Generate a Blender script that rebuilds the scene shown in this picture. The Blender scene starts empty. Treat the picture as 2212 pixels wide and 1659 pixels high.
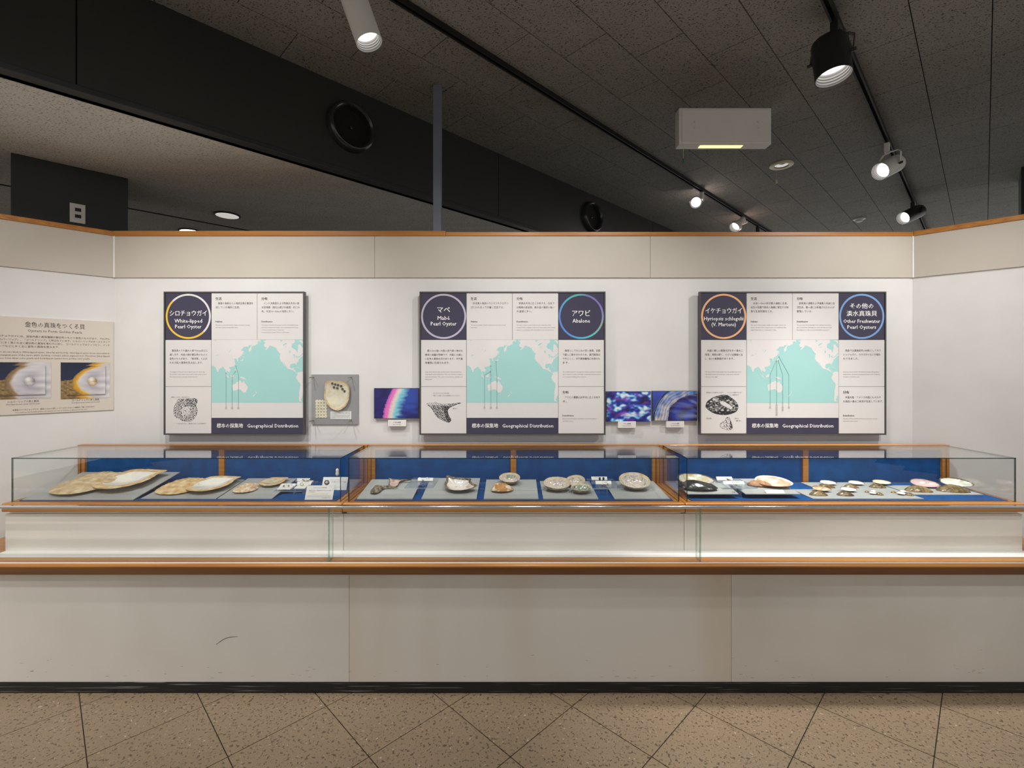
import bpy, math, random
from mathutils import Vector, Matrix, noise, geometry
C = bpy.context.scene.collection
SC = bpy.context.scene

# ------------------------------------------------------------------ camera
H = 1.55                 # eye height
F = 1019.5               # focal length in pixels of the 2212 px wide frame
CX, HV = 1107.0, 794.0   # vanishing point of the straight-ahead direction
cam_d = bpy.data.cameras.new('camera'); cam = bpy.data.objects.new('camera', cam_d); C.objects.link(cam)
cam.location = (0, 0, H); cam.rotation_euler = (math.pi / 2, 0, 0)
cam_d.sensor_width = 36; cam_d.lens = 36 * F / 2212
cam_d.shift_x = -(CX - 1106) / 2212; cam_d.shift_y = -(829.5 - HV) / 2212
cam_d.clip_start = 0.05
SC.camera = cam
# ------------------------------------------------------------------ world and exposure
W = bpy.data.worlds.new('world'); SC.world = W; W.use_nodes = True
bg = W.node_tree.nodes['Background']; bg.inputs[0].default_value = (1.0, 0.97, 0.93, 1); bg.inputs[1].default_value = 0.70
SC.view_settings.view_transform = 'Standard'; SC.view_settings.look = 'None'
SC.view_settings.exposure = 0.28; SC.view_settings.gamma = 1; SC.view_settings.use_curve_mapping = False
SC.cycles.transparent_max_bounces = 40
SC.cycles.max_bounces = 8
SC.cycles.caustics_reflective = False; SC.cycles.caustics_refractive = False
# ceiling tracks run at 45 degrees: x - y = const
CEIL = 1.55 + 1.842
TRK = {1: -2.913, 2: -0.785, 3: 1.343}
# (track, y, aim point, watts, cone degrees, blend): the gallery's wall washers, hung on the tracks; the last is an added fill
WASH = [
    (1, 1.50, (-1.70, 2.95, 1.05), 66, 84, 0.9, 'spot lamp above the visitors aimed at the left information board'),
    (1, 0.85, (-2.30, 2.70, 0.85), 74, 84, 0.9, 'spot lamp above the visitors aimed at the left display case'),
    (2, 1.60, (0.25, 2.95, 1.00), 60, 88, 0.9, 'spot lamp above the visitors aimed at the middle information board'),
    (2, 0.95, (-0.75, 2.95, 1.00), 58, 84, 0.9, 'spot lamp above the visitors aimed at the wall specimen mount'),
    (3, 1.35, (1.75, 2.95, 1.28), 72, 72, 0.8, 'spot lamp above the visitors aimed at the right information board'),
    (3, 0.75, (2.55, 2.75, 1.30), 66, 68, 0.8, 'spot lamp above the visitors aimed at the right display case'),
    (1, 0.10, (-3.70, 0.70, 0.00), 170, 100, 0.9, 'added fill spot lamp above the visitors aimed at the floor on the left'),  # added lamp, its bounce off the floor brightens the lowered ceiling
]

# ------------------------------------------------------------------ helpers
def lin(r, g, b):
    def f(c):
        c /= 255.0
        return c / 12.92 if c <= 0.04045 else ((c + 0.055) / 1.055) ** 2.4
    return (f(r), f(g), f(b), 1.0)

def PX(u, v, z):                       # point at height z seen at pixel (u, v)
    Y = (H - z) * F / (v - HV); return Vector(((u - CX) / F * Y, Y, z))
def PY(u, v, Y):                       # point at depth Y seen at pixel (u, v)
    return Vector(((u - CX) / F * Y, Y, H + (HV - v) / F * Y))

ORG = {}
class MB:
    def __init__(s): s.v = []; s.f = []; s.m = []; s.col = None
    def add(s, vs, fs, mat=0):
        o = len(s.v); s.v += [Vector(p) for p in vs]
        for f in fs: s.f.append([i + o for i in f]); s.m.append(mat)
        return s
    def box(s, x0, x1, y0, y1, z0, z1, mat=0):
        return s.add([(x0,y0,z0),(x1,y0,z0),(x1,y1,z0),(x0,y1,z0),(x0,y0,z1),(x1,y0,z1),(x1,y1,z1),(x0,y1,z1)],
              [(0,3,2,1),(4,5,6,7),(0,1,5,4),(1,2,6,5),(2,3,7,6),(3,0,4,7)], mat)
    def hexa(s, p, mat=0):             # eight corners, order as in box
        return s.add(p, [(0,3,2,1),(4,5,6,7),(0,1,5,4),(1,2,6,5),(2,3,7,6),(3,0,4,7)], mat)
    def prism(s, poly, z0, z1, mat=0): # poly: xy points counter-clockwise
        n = len(poly)
        vs = [(x, y, z0) for x, y in poly] + [(x, y, z1) for x, y in poly]
        return s.add(vs, [tuple(range(n - 1, -1, -1)), tuple(range(n, 2 * n))] + [(i, (i + 1) % n, n + (i + 1) % n, n + i) for i in range(n)], mat)
    def bar(s, a, b, w, h, up=(0, 0, 1), mat=0):   # rectangular bar from a to b
        a = Vector(a); b = Vector(b); d = (b - a).normalized(); u = Vector(up); sd = d.cross(u).normalized() * w / 2; u = sd.cross(d).normalized() * h / 2
        p = [a - sd - u, a + sd - u, b + sd - u, b - sd - u, a - sd + u, a + sd + u, b + sd + u, b - sd + u]
        return s.hexa(p, mat)
    def tube(s, pts, r, n=8, mat=0, caps=True):
        pts = [Vector(p) for p in pts]; rs = r if isinstance(r, (list, tuple)) else [r] * len(pts)
        o = len(s.v); fr = None
        for i, p in enumerate(pts):
            d = (pts[min(i + 1, len(pts) - 1)] - pts[max(i - 1, 0)]).normalized()
            if fr is None:
                fr = d.orthogonal().normalized()
            fr = (fr - d * fr.dot(d)).normalized(); b = d.cross(fr)
            for k in range(n):
                a = 2 * math.pi * k / n; s.v.append(p + (fr * math.cos(a) + b * math.sin(a)) * rs[i])
        for i in range(len(pts) - 1):
            for k in range(n):
                s.f.append([o + i * n + k, o + i * n + (k + 1) % n, o + (i + 1) * n + (k + 1) % n, o + (i + 1) * n + k]); s.m.append(mat)
        if caps:
            s.f.append([o + k for k in range(n - 1, -1, -1)]); s.m.append(mat)
            e = o + (len(pts) - 1) * n; s.f.append([e + k for k in range(n)]); s.m.append(mat)
        return s
    def lathe(s, prof, org, axis, n=28, mat=0):    # prof: (radius, height along axis)
        org = Vector(org); ax = Vector(axis).normalized(); e1 = ax.orthogonal().normalized(); e2 = ax.cross(e1)
        o = len(s.v)
        for r, h in prof:
            for k in range(n):
                a = 2 * math.pi * k / n; s.v.append(org + ax * h + (e1 * math.cos(a) + e2 * math.sin(a)) * r)
        for i in range(len(prof) - 1):
            for k in range(n):
                s.f.append([o + i * n + k, o + i * n + (k + 1) % n, o + (i + 1) * n + (k + 1) % n, o + (i + 1) * n + k]); s.m.append(mat)
        return s
    def disc(s, c, axis, r, n=24, mat=0):
        c = Vector(c); ax = Vector(axis).normalized(); e1 = ax.orthogonal().normalized(); e2 = ax.cross(e1)
        return s.add([c + (e1 * math.cos(2*math.pi*k/n) + e2 * math.sin(2*math.pi*k/n)) * r for k in range(n)], [tuple(range(n))], mat)
    def poly2(s, pts, mapf, mat=0):                # flat outline -> triangles
        tri = geometry.tessellate_polygon([[Vector((p[0], p[1], 0)) for p in pts]])
        return s.add([mapf(p[0], p[1]) for p in pts], [tuple(t) for t in tri], mat)
    def xf(s, M): s.v = [M @ p for p in s.v]; return s
    def build(s, name, mats, parent=None, bevel=0, smooth=None, kind=None):
        if not isinstance(mats, (list, tuple)): mats = [mats]
        me = bpy.data.meshes.new(name)
        if parent is not None: org = ORG[parent.name]
        else:
            xs = [p.x for p in s.v]; ys = [p.y for p in s.v]
            org = Vector(((min(xs) + max(xs)) / 2, (min(ys) + max(ys)) / 2, min(p.z for p in s.v)))
        me.from_pydata([p - org for p in s.v], [], s.f)
        for m in mats: me.materials.append(m)
        if len(mats) > 1:
            me.polygons.foreach_set('material_index', s.m)
        if s.col:
            at = me.color_attributes.new('Col', 'FLOAT_COLOR', 'POINT')
            flat = [c for q in s.col for c in q]; at.data.foreach_set('color', flat)
        me.update()
        ob = bpy.data.objects.new(name, me); C.objects.link(ob)
        if parent is not None: ob.parent = parent
        else: ob.location = org
        ORG[ob.name] = org
        if bevel:
            b = ob.modifiers.new('edge', 'BEVEL'); b.width = bevel; b.segments = 3; b.limit_method = 'ANGLE'; b.angle_limit = math.radians(40)
        if smooth is not None:
            me.polygons.foreach_set('use_smooth', [True] * len(me.polygons)); me.set_sharp_from_angle(angle=math.radians(smooth))
        if kind: ob['kind'] = kind
        return ob

def tag(o, label, cat, group=None):
    o['label'] = label; o['category'] = cat
    if group: o['group'] = group
    return o
def thing(name, org, label, cat, group=None):
    o = bpy.data.objects.new(name, None); C.objects.link(o); o.location = org; o.empty_display_size = 0.05
    ORG[o.name] = Vector(org); return tag(o, label, cat, group)
def struct(o): o['kind'] = 'structure'; return o

# ------------------------------------------------------------------ materials
def nt(name):
    m = bpy.data.materials.new(name); m.use_nodes = True; t = m.node_tree; t.nodes.clear()
    out = t.nodes.new('ShaderNodeOutputMaterial')
    return m, t, out
def N(t, typ, **kw):
    n = t.nodes.new(typ)
    for k, v in kw.items(): setattr(n, k, v)
    return n
def pos(t, scale=(1, 1, 1), rz=0):
    g = N(t, 'ShaderNodeNewGeometry'); mp = N(t, 'ShaderNodeMapping'); mp.inputs['Scale'].default_value = scale; mp.inputs['Rotation'].default_value = (0, 0, rz)
    t.links.new(g.outputs['Position'], mp.inputs['Vector']); return mp.outputs['Vector']
def pm(name, c1, c2=None, scale=8, stretch=(1, 1, 1), rough=0.5, metal=0, spec=0.5, bump=0, detail=4, lo=0.35, hi=0.65, coat=0, bscale=None, rz=0, dist=0):
    m, t, out = nt(name); b = N(t, 'ShaderNodeBsdfPrincipled'); t.links.new(b.outputs[0], out.inputs[0])
    b.inputs['Roughness'].default_value = rough; b.inputs['Metallic'].default_value = metal; b.inputs['Specular IOR Level'].default_value = spec
    b.inputs['Coat Weight'].default_value = coat; b.inputs['Coat Roughness'].default_value = 0.12
    if c2 is None: c2 = tuple(min(1, x * 0.93) for x in c1[:3]) + (1,)
    v = pos(t, stretch, rz); n = N(t, 'ShaderNodeTexNoise'); n.inputs['Scale'].default_value = scale; n.inputs['Detail'].default_value = detail; n.inputs['Distortion'].default_value = dist
    t.links.new(v, n.inputs['Vector'])
    r = N(t, 'ShaderNodeValToRGB'); r.color_ramp.elements[0].position = lo; r.color_ramp.elements[1].position = hi
    r.color_ramp.elements[0].color = c1; r.color_ramp.elements[1].color = c2
    t.links.new(n.outputs['Fac'], r.inputs[0]); t.links.new(r.outputs[0], b.inputs['Base Color'])
    if bump:
        n2 = n
        if bscale:
            n2 = N(t, 'ShaderNodeTexNoise'); n2.inputs['Scale'].default_value = bscale; n2.inputs['Detail'].default_value = 3; t.links.new(v, n2.inputs['Vector'])
        bp = N(t, 'ShaderNodeBump'); bp.inputs['Strength'].default_value = bump; bp.inputs['Distance'].default_value = 0.004
        t.links.new(n2.outputs['Fac'], bp.inputs['Height']); t.links.new(bp.outputs[0], b.inputs['Normal'])
    m['b'] = b.name
    return m
def glass(name, tint=(0.978, 0.988, 0.983, 1), f0=0.04, gain=1.0):
    m, t, out = nt(name)
    g = N(t, 'ShaderNodeNewGeometry'); d = N(t, 'ShaderNodeVectorMath', operation='DOT_PRODUCT')
    t.links.new(g.outputs['Normal'], d.inputs[0]); t.links.new(g.outputs['Incoming'], d.inputs[1])
    a = N(t, 'ShaderNodeMath', operation='ABSOLUTE'); t.links.new(d.outputs['Value'], a.inputs[0])
    s = N(t, 'ShaderNodeMath', operation='SUBTRACT'); s.inputs[0].default_value = 1; t.links.new(a.outputs[0], s.inputs[1])
    p = N(t, 'ShaderNodeMath', operation='POWER'); p.inputs[1].default_value = 5; t.links.new(s.outputs[0], p.inputs[0])
    k = N(t, 'ShaderNodeMath', operation='MULTIPLY_ADD'); k.inputs[1].default_value = (1 - f0) * gain; k.inputs[2].default_value = f0 * gain; t.links.new(p.outputs[0], k.inputs[0])
    tr = N(t, 'ShaderNodeBsdfTransparent'); tr.inputs[0].default_value = tint
    gl = N(t, 'ShaderNodeBsdfGlossy'); gl.inputs['Roughness'].default_value = 0.0; gl.inputs[0].default_value = (1, 1, 1, 1)
    mx = N(t, 'ShaderNodeMixShader'); t.links.new(k.outputs[0], mx.inputs[0]); t.links.new(tr.outputs[0], mx.inputs[1]); t.links.new(gl.outputs[0], mx.inputs[2])
    t.links.new(mx.outputs[0], out.inputs[0]); return m
def glass_edge(name, col, mix, tint=(0.45, 0.62, 0.55, 1)):
    m, t, out = nt(name); tr = N(t, 'ShaderNodeBsdfTransparent'); tr.inputs[0].default_value = tint
    b = N(t, 'ShaderNodeBsdfPrincipled'); b.inputs['Base Color'].default_value = col; b.inputs['Roughness'].default_value = 0.08
    mx = N(t, 'ShaderNodeMixShader'); mx.inputs[0].default_value = mix; t.links.new(tr.outputs[0], mx.inputs[1]); t.links.new(b.outputs[0], mx.inputs[2]); t.links.new(mx.outputs[0], out.inputs[0]); return m
def emit(name, col, s):
    m, t, out = nt(name); e = N(t, 'ShaderNodeEmission'); e.inputs[0].default_value = col; e.inputs[1].default_value = s; t.links.new(e.outputs[0], out.inputs[0]); return m
def printed(name, rough=0.35):
    m, t, out = nt(name); b = N(t, 'ShaderNodeBsdfPrincipled'); b.inputs['Roughness'].default_value = rough
    a = N(t, 'ShaderNodeVertexColor'); a.layer_name = 'Col'; t.links.new(a.outputs[0], b.inputs['Base Color']); t.links.new(b.outputs[0], out.inputs[0]); return m
def flecked(name, base, dark, light, fscale, stretch, rz, rough, cover, bump=0.25):
    """board or terrazzo: base colour with scattered dark and light flecks"""
    m, t, out = nt(name); b = N(t, 'ShaderNodeBsdfPrincipled'); b.inputs['Roughness'].default_value = rough; t.links.new(b.outputs[0], out.inputs[0])
    v = pos(t, stretch, rz)
    big = N(t, 'ShaderNodeTexNoise'); big.inputs['Scale'].default_value = 3; big.inputs['Detail'].default_value = 3; t.links.new(v, big.inputs['Vector'])
    r0 = N(t, 'ShaderNodeValToRGB'); r0.color_ramp.elements[0].color = tuple(x * 0.88 for x in base[:3]) + (1,); r0.color_ramp.elements[1].color = tuple(min(1, x * 1.12) for x in base[:3]) + (1,); t.links.new(big.outputs['Fac'], r0.inputs[0])
    last = r0.outputs[0]; hgt = None
    for i, (col, cv, sc) in enumerate(((dark, cover[0], fscale), (light, cover[1], fscale * 0.83))):
        n = N(t, 'ShaderNodeTexNoise'); n.inputs['Scale'].default_value = sc; n.inputs['Detail'].default_value = 2.5; n.inputs['Distortion'].default_value = 0.6; n.inputs['Roughness'].default_value = 0.6
        mp = N(t, 'ShaderNodeMapping'); mp.inputs['Location'].default_value = (7.3 * i, 3.1 * i, 0); t.links.new(v, mp.inputs['Vector']); t.links.new(mp.outputs[0], n.inputs['Vector'])
        r = N(t, 'ShaderNodeValToRGB'); r.color_ramp.elements[0].position = cv; r.color_ramp.elements[1].position = cv + 0.045
        r.color_ramp.elements[0].color = (0, 0, 0, 1); r.color_ramp.elements[1].color = (1, 1, 1, 1); t.links.new(n.outputs['Fac'], r.inputs[0])
        mx = N(t, 'ShaderNodeMixRGB'); mx.inputs[2].default_value = col; t.links.new(r.outputs[0], mx.inputs[0]); t.links.new(last, mx.inputs[1]); last = mx.outputs[0]
        if i == 0: hgt = r.outputs[0]
    t.links.new(last, b.inputs['Base Color'])
    if bump:
        bp = N(t, 'ShaderNodeBump', invert=True); bp.inputs['Strength'].default_value = bump; bp.inputs['Distance'].default_value = 0.003; t.links.new(hgt, bp.inputs['Height']); t.links.new(bp.outputs[0], b.inputs['Normal'])
    return m
def pearl(name, c1, c2, c3, scale=14, rough=0.22, film=420):
    m, t, out = nt(name); b = N(t, 'ShaderNodeBsdfPrincipled'); t.links.new(b.outputs[0], out.inputs[0])
    b.inputs['Roughness'].default_value = rough; b.inputs['Coat Weight'].default_value = 0.3; b.inputs['Coat Roughness'].default_value = 0.1
    b.inputs['Thin Film Thickness'].default_value = film; b.inputs['Thin Film IOR'].default_value = 1.6
    v = pos(t); n = N(t, 'ShaderNodeTexNoise'); n.inputs['Scale'].default_value = scale; n.inputs['Detail'].default_value = 3; n.inputs['Distortion'].default_value = 1.2; t.links.new(v, n.inputs['Vector'])
    r = N(t, 'ShaderNodeValToRGB'); e = r.color_ramp.elements; e[0].position = 0.36; e[0].color = c1; e[1].position = 0.66; e[1].color = c3; x = e.new(0.51); x.color = c2
    t.links.new(n.outputs['Fac'], r.inputs[0]); t.links.new(r.outputs[0], b.inputs['Base Color'])
    bp = N(t, 'ShaderNodeBump'); bp.inputs['Strength'].default_value = 0.25; bp.inputs['Distance'].default_value = 0.004; t.links.new(n.outputs['Fac'], bp.inputs['Height']); t.links.new(bp.outputs[0], b.inputs['Normal'])
    return m

M = dict(
    wall=pm('wall_paint', (0.80, 0.785, 0.765, 1), (0.76, 0.745, 0.725, 1), 5, rough=0.6, bump=0.05, bscale=160),
    frieze=pm('frieze_laminate', (0.60, 0.545, 0.465, 1), (0.57, 0.515, 0.44, 1), 3, rough=0.5),
    laminate=pm('plinth_laminate', (0.66, 0.63, 0.585, 1), (0.61, 0.58, 0.53, 1), 2.2, rough=0.42),
    laminate_warmlit=pm('warm_lit_laminate', (0.66, 0.63, 0.585, 1), (0.56, 0.48, 0.36, 1), 1.1, stretch=(1, 1, 0.12), rough=0.42, lo=0.48, hi=0.66),  # warm light on the panel painted in as brownish upright bands
    riser=pm('riser_laminate', (0.84, 0.80, 0.745, 1), (0.81, 0.77, 0.715, 1), 3, rough=0.45),
    white_strip=pm('white_board', (0.92, 0.91, 0.885, 1), None, 3, rough=0.45),
    wood=pm('oiled_wood', lin(196, 134, 56), lin(170, 104, 38), 9, stretch=(0.25, 4, 7), rough=0.38, coat=0.25, lo=0.3, hi=0.7),
    wood_shaded=pm('shaded_ledge_wood', lin(112, 74, 38), lin(92, 58, 28), 9, stretch=(0.25, 4, 7), rough=0.4, lo=0.3, hi=0.7),  # the ledge wood darkened, shade of its front face put into the colour
    skirt=pm('worn_black_skirting', (0.008, 0.008, 0.009, 1), lin(120, 118, 115), 7, stretch=(0.5, 3, 26), rough=0.35, lo=0.60, hi=0.70, detail=6),
    ctile=flecked('ceiling_board', lin(140, 138, 132), lin(52, 51, 49), lin(152, 150, 143), 95, (1, 1.6, 1), math.pi / 4, 0.85, (0.575, 0.72), 0.4),
    ctile_low=flecked('low_ceiling_board', lin(214, 212, 207), lin(112, 110, 106), lin(222, 219, 214), 80, (1, 2.6, 1), math.pi / 4, 0.85, (0.585, 0.72), 0.4),
    cgap=pm('ceiling_joint_black', (0.008, 0.008, 0.008, 1), None, 4, rough=0.9),
    ftile=flecked('terrazzo_tile', lin(148, 129, 105), lin(96, 82, 66), lin(196, 180, 156), 84, (1, 1, 1), 0, 0.38, (0.575, 0.665), 0.0),
    grout=pm('dark_grout', lin(62, 56, 48), None, 30, rough=0.9),
    bulk=pm('bulkhead_black', (0.021, 0.021, 0.020, 1), (0.027, 0.025, 0.022, 1), 1.5, rough=0.42),
    bulk_trim=pm('bulkhead_trim', (0.022, 0.022, 0.024, 1), None, 6, rough=0.4),
    nozzle=pm('nozzle_black', (0.030, 0.030, 0.033, 1), None, 6, rough=0.2),
    hole=pm('nozzle_inside', (0.002, 0.002, 0.002, 1), None, 6, rough=0.9),
    post=pm('grey_post_paint', lin(112, 118, 132), lin(106, 112, 126), 5, rough=0.4),
    track=pm('track_black', (0.010, 0.010, 0.011, 1), None, 6, rough=0.6, spec=0.3),
    white_metal=pm('white_lamp_paint', lin(222, 220, 214), None, 5, rough=0.4),
    black_metal=pm('black_lamp_paint', (0.010, 0.011, 0.012, 1), None, 5, rough=0.4),
    baffle=pm('baffle_white', lin(128, 126, 124), None, 5, rough=0.5),
    lens=emit('lamp_lens', (1.0, 0.97, 0.93, 1), 4),
    box_white=pm('fixture_white', lin(236, 233, 228), lin(230, 226, 220), 4, rough=0.45),
    glow=emit('yellow_lit_window', (1.0, 0.82, 0.30, 1), 1.6),
    cream=pm('cream_plastic', lin(226, 218, 180), None, 6, rough=0.4),
    green=pm('green_tassel', lin(20, 120, 80), None, 6, rough=0.5),
    chrome=pm('chrome_rail', (0.72, 0.72, 0.73, 1), None, 3, rough=0.13, metal=1),
    blue=pm('blue_felt', (0.003, 0.056, 0.205, 1), (0.005, 0.085, 0.29, 1), 16, rough=0.85, spec=0.25, bump=0.12, bscale=300, lo=0.3, hi=0.7),
    plate=pm('grey_specimen_board', lin(176, 178, 176), lin(171, 173, 171), 6, rough=0.55),
    frame=pm('board_frame_grey', lin(88, 84, 84), None, 6, rough=0.35, metal=0.4),
    panel=pm('board_white', lin(224, 221, 218), lin(221, 218, 215), 4, rough=0.32),
    navy=pm('board_navy', lin(62, 57, 80), lin(59, 55, 78), 4, rough=0.3),
    sea=pm('map_sea', lin(166, 214, 210), lin(162, 211, 207), 4, rough=0.32),
    land=pm('map_land', lin(229, 225, 223), None, 4, rough=0.32),
    ink=pm('printed_black', lin(45, 42, 42), None, 6, rough=0.5),
    ink_grey=pm('printed_grey', lin(118, 112, 110), None, 6, rough=0.5),
    ink_white=pm('printed_white', lin(252, 250, 247), None, 6, rough=0.4),
    ink_pink=pm('printed_pale_pink', lin(205, 190, 196), None, 6, rough=0.5),
    line=pm('map_line', lin(110, 148, 144), None, 6, rough=0.5),
    beige=pm('beige_board', lin(222, 212, 199), lin(219, 208, 195), 4, rough=0.45),
    ring_lilac=pm('ring_lilac', lin(196, 188, 206), None, 6, rough=0.4),
    ring_white=pm('ring_white', lin(232, 228, 228), None, 6, rough=0.4),
    ring_yellow=pm('ring_yellow', lin(240, 196, 66), None, 6, rough=0.4),
    ring_orange=pm('ring_orange', lin(248, 186, 132), None, 6, rough=0.4),
    ring_blue=pm('ring_blue', lin(126, 168, 220), None, 6, rough=0.4),
    grey_board=pm('wall_mount_grey', lin(158, 156, 156), lin(150, 148, 149), 4, rough=0.5),
    brass=pm('brass_pin', lin(190, 175, 130), None, 6, rough=0.25, metal=0.9),
    card=pm('white_card', lin(240, 238, 234), None, 6, rough=0.5),
    black_plate=pm('socket_black', (0.01, 0.01, 0.01, 1), None, 6, rough=0.3),
    column=pm('column_black_green', (0.010, 0.014, 0.014, 1), (0.013, 0.017, 0.016, 1), 2, rough=0.4),
    print=printed('photo_print', 0.22), print_matt=printed('ink_print', 0.32),
    glass=glass('case_glass'), edge=glass_edge('glass_edge_green', (0.012, 0.03, 0.026, 1), 0.72),
    edge_pale=glass_edge('glass_edge_pale', (0.42, 0.56, 0.48, 1), 0.40, (0.80, 0.92, 0.86, 1)),
    acrylic=glass('clear_acrylic', (0.975, 0.985, 0.99, 1), 0.04, 0.5), acr_edge=glass_edge('acrylic_edge', (0.60, 0.66, 0.72, 1), 0.35, (0.8, 0.86, 0.92, 1)),
    hole_dark=pm('bored_hole', lin(70, 62, 54), None, 6, rough=0.8),
    # shells
    sh_pale=pm('pale_rough_shell', lin(226, 206, 172), lin(190, 160, 116), 30, rough=0.7, bump=0.9, detail=6),
    sh_gold=pm('golden_rough_shell', lin(232, 208, 168), lin(204, 162, 100), 34, rough=0.7, bump=0.9, detail=6),
    sh_spiky=pm('flaky_shell', lin(240, 222, 196), lin(196, 160, 116), 60, rough=0.7, bump=1.0, detail=6),
    sh_dark=pm('dark_rough_shell', lin(156, 142, 118), lin(58, 50, 42), 75, rough=0.6, bump=0.9, detail=6),
    sh_black=pm('black_glossy_shell', lin(44, 42, 38), lin(24, 23, 21), 26, rough=0.25, bump=0.4, detail=5),
    sh_olive=pm('olive_mussel_shell', lin(158, 134, 88), lin(92, 76, 48), 60, rough=0.25, bump=0.4),
    sh_brown=pm('brown_mussel_shell', lin(146, 122, 80), lin(74, 60, 40), 60, rough=0.25, bump=0.5),
    sh_orange=pm('orange_white_shell', lin(236, 224, 204), lin(190, 134, 60), 34, rough=0.55, bump=0.8, lo=0.42, hi=0.52),
    sh_abal=pm('abalone_outer', lin(198, 182, 156), lin(112, 92, 72), 50, rough=0.55, bump=0.8),
    sh_rim=pm('abalone_rim', lin(232, 218, 192), lin(206, 184, 150), 40, rough=0.4, bump=0.3),
    sh_tan=pm('tan_shell_edge', lin(196, 146, 104), lin(150, 104, 70), 50, rough=0.5, bump=0.6),
    na_white=pearl('nacre_white', lin(250, 244, 228), lin(246, 242, 232), lin(240, 236, 226)),
    na_gold=pearl('nacre_cream', lin(240, 226, 196), lin(232, 220, 196), lin(224, 206, 170)),
    na_mabe=pearl('nacre_white_rose', lin(226, 214, 206), lin(238, 232, 224), lin(186, 156, 146), 20, 0.22, 380),
    na_pink=pearl('nacre_pink_brown', lin(200, 168, 152), lin(216, 196, 186), lin(176, 140, 124), 18),
    na_iris=pearl('nacre_iridescent', lin(150, 160, 138), lin(228, 214, 202), lin(178, 168, 184), 38, 0.14, 520),
    na_green=pearl('nacre_green', lin(84, 124, 98), lin(170, 178, 156), lin(106, 98, 122), 44, 0.14, 560),
    na_grey=pearl('nacre_grey_gold', lin(200, 200, 204), lin(214, 204, 176), lin(186, 160, 110), 20),
    na_rose=pearl('nacre_rose', lin(216, 184, 186), lin(224, 196, 196), lin(206, 170, 178), 20),
    na_salmon=pearl('nacre_salmon', lin(232, 216, 206), lin(222, 190, 160), lin(206, 164, 96), 16),
    pearl=pearl('pearl_white', lin(240, 234, 222), lin(234, 228, 220), lin(228, 222, 216), 20, 0.15),
)

# ------------------------------------------------------------------ lettering
TXT = {}
def glyphs(s):
    if s not in TXT:
        cu = bpy.data.curves.new('t', 'FONT'); cu.body = s; cu.size = 1; cu.resolution_u = 1
        ob = bpy.data.objects.new('t', cu); me = bpy.data.meshes.new_from_object(ob)
        vs = [(v.co.x, v.co.y) for v in me.vertices]; fs = [tuple(p.vertices) for p in me.polygons]
        bpy.data.objects.remove(ob); bpy.data.curves.remove(cu); bpy.data.meshes.remove(me)
        TXT[s] = (vs, fs)
    return TXT[s]
def put(mb, s, x, y, h, mapf, w=None, al='L', mat=0, bold=0):
    """text s, baseline y, em height h, at x; w stretches it to a width (all in mapf units, y down)"""
    vs, fs = glyphs(s)
    if not vs: return
    x0 = min(p[0] for p in vs); x1 = max(p[0] for p in vs); k = h if w is None else w / (x1 - x0)
    wid = (x1 - x0) * k; ox = x - (0 if al == 'L' else wid / 2 if al == 'C' else wid)
    for q, dx in enumerate((0,) if not bold else (-bold, bold)):
        mb.add([Vector(mapf(ox + (p[0] - x0) * k + dx, y - p[1] * h)) - Vector((0, 0.0002 * q, 0)) for p in vs], fs, mat)

def spline(pts, n):                    # closed Catmull-Rom resampled to n points
    m = len(pts); out = []
    for i in range(n):
        t = i * m / n; k = int(t); f = t - k
        p0, p1, p2, p3 = (Vector(pts[(k + j) % m] + (0,)) for j in (-1, 0, 1, 2))
        q = 0.5 * ((2 * p1) + (p2 - p0) * f + (2 * p0 - 5 * p1 + 4 * p2 - p3) * f * f + (3 * p1 - p0 - 3 * p2 + p3) * f ** 3)
        out.append((q.x, q.y))
    return out
def inside(x, y, poly):
    c = False; j = len(poly) - 1
    for i in range(len(poly)):
        xi, yi = poly[i]; xj, yj = poly[j]
        if (yi > y) != (yj > y) and x < (xj - xi) * (y - yi) / (yj - yi) + xi: c = not c
        j = i
    return c
def picture(name, mapf, u0, u1, v0, v1, nx, ny, fn, mat, parent):
    """flat print: a grid of points coloured by fn(s, t), s to the right, t down"""
    mb = MB(); mb.col = []
    for j in range(ny + 1):
        for i in range(nx + 1):
            s, t = i / nx, j / ny
            mb.v.append(Vector(mapf(u0 + (u1 - u0) * s, v0 + (v1 - v0) * t))); mb.col.append(fn(s, t))
    for j in range(ny):
        for i in range(nx):
            a = j * (nx + 1) + i; mb.f.append([a, a + 1, a + nx + 2, a + nx + 1]); mb.m.append(0)
    return mb.build(name, mat, parent)
def nz(x, y, z=0): return noise.noise(Vector((x, y, z)))
def mixc(a, b, t):
    t = max(0, min(1, t)); return tuple(a[i] * (1 - t) + b[i] * t for i in range(4))

# ================================================================== SETTING
R2 = math.sqrt(0.5)
def pq(p, q, z=0): return Vector(((p + q) * R2, (q - p) * R2, z))    # p across the tracks, q along them
YW = 2.95                                                           # back wall
XCL, XCR = -2.486, 2.50
CAP0, CAP1 = 2.369, 2.398
FRZ = 2.111
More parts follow.
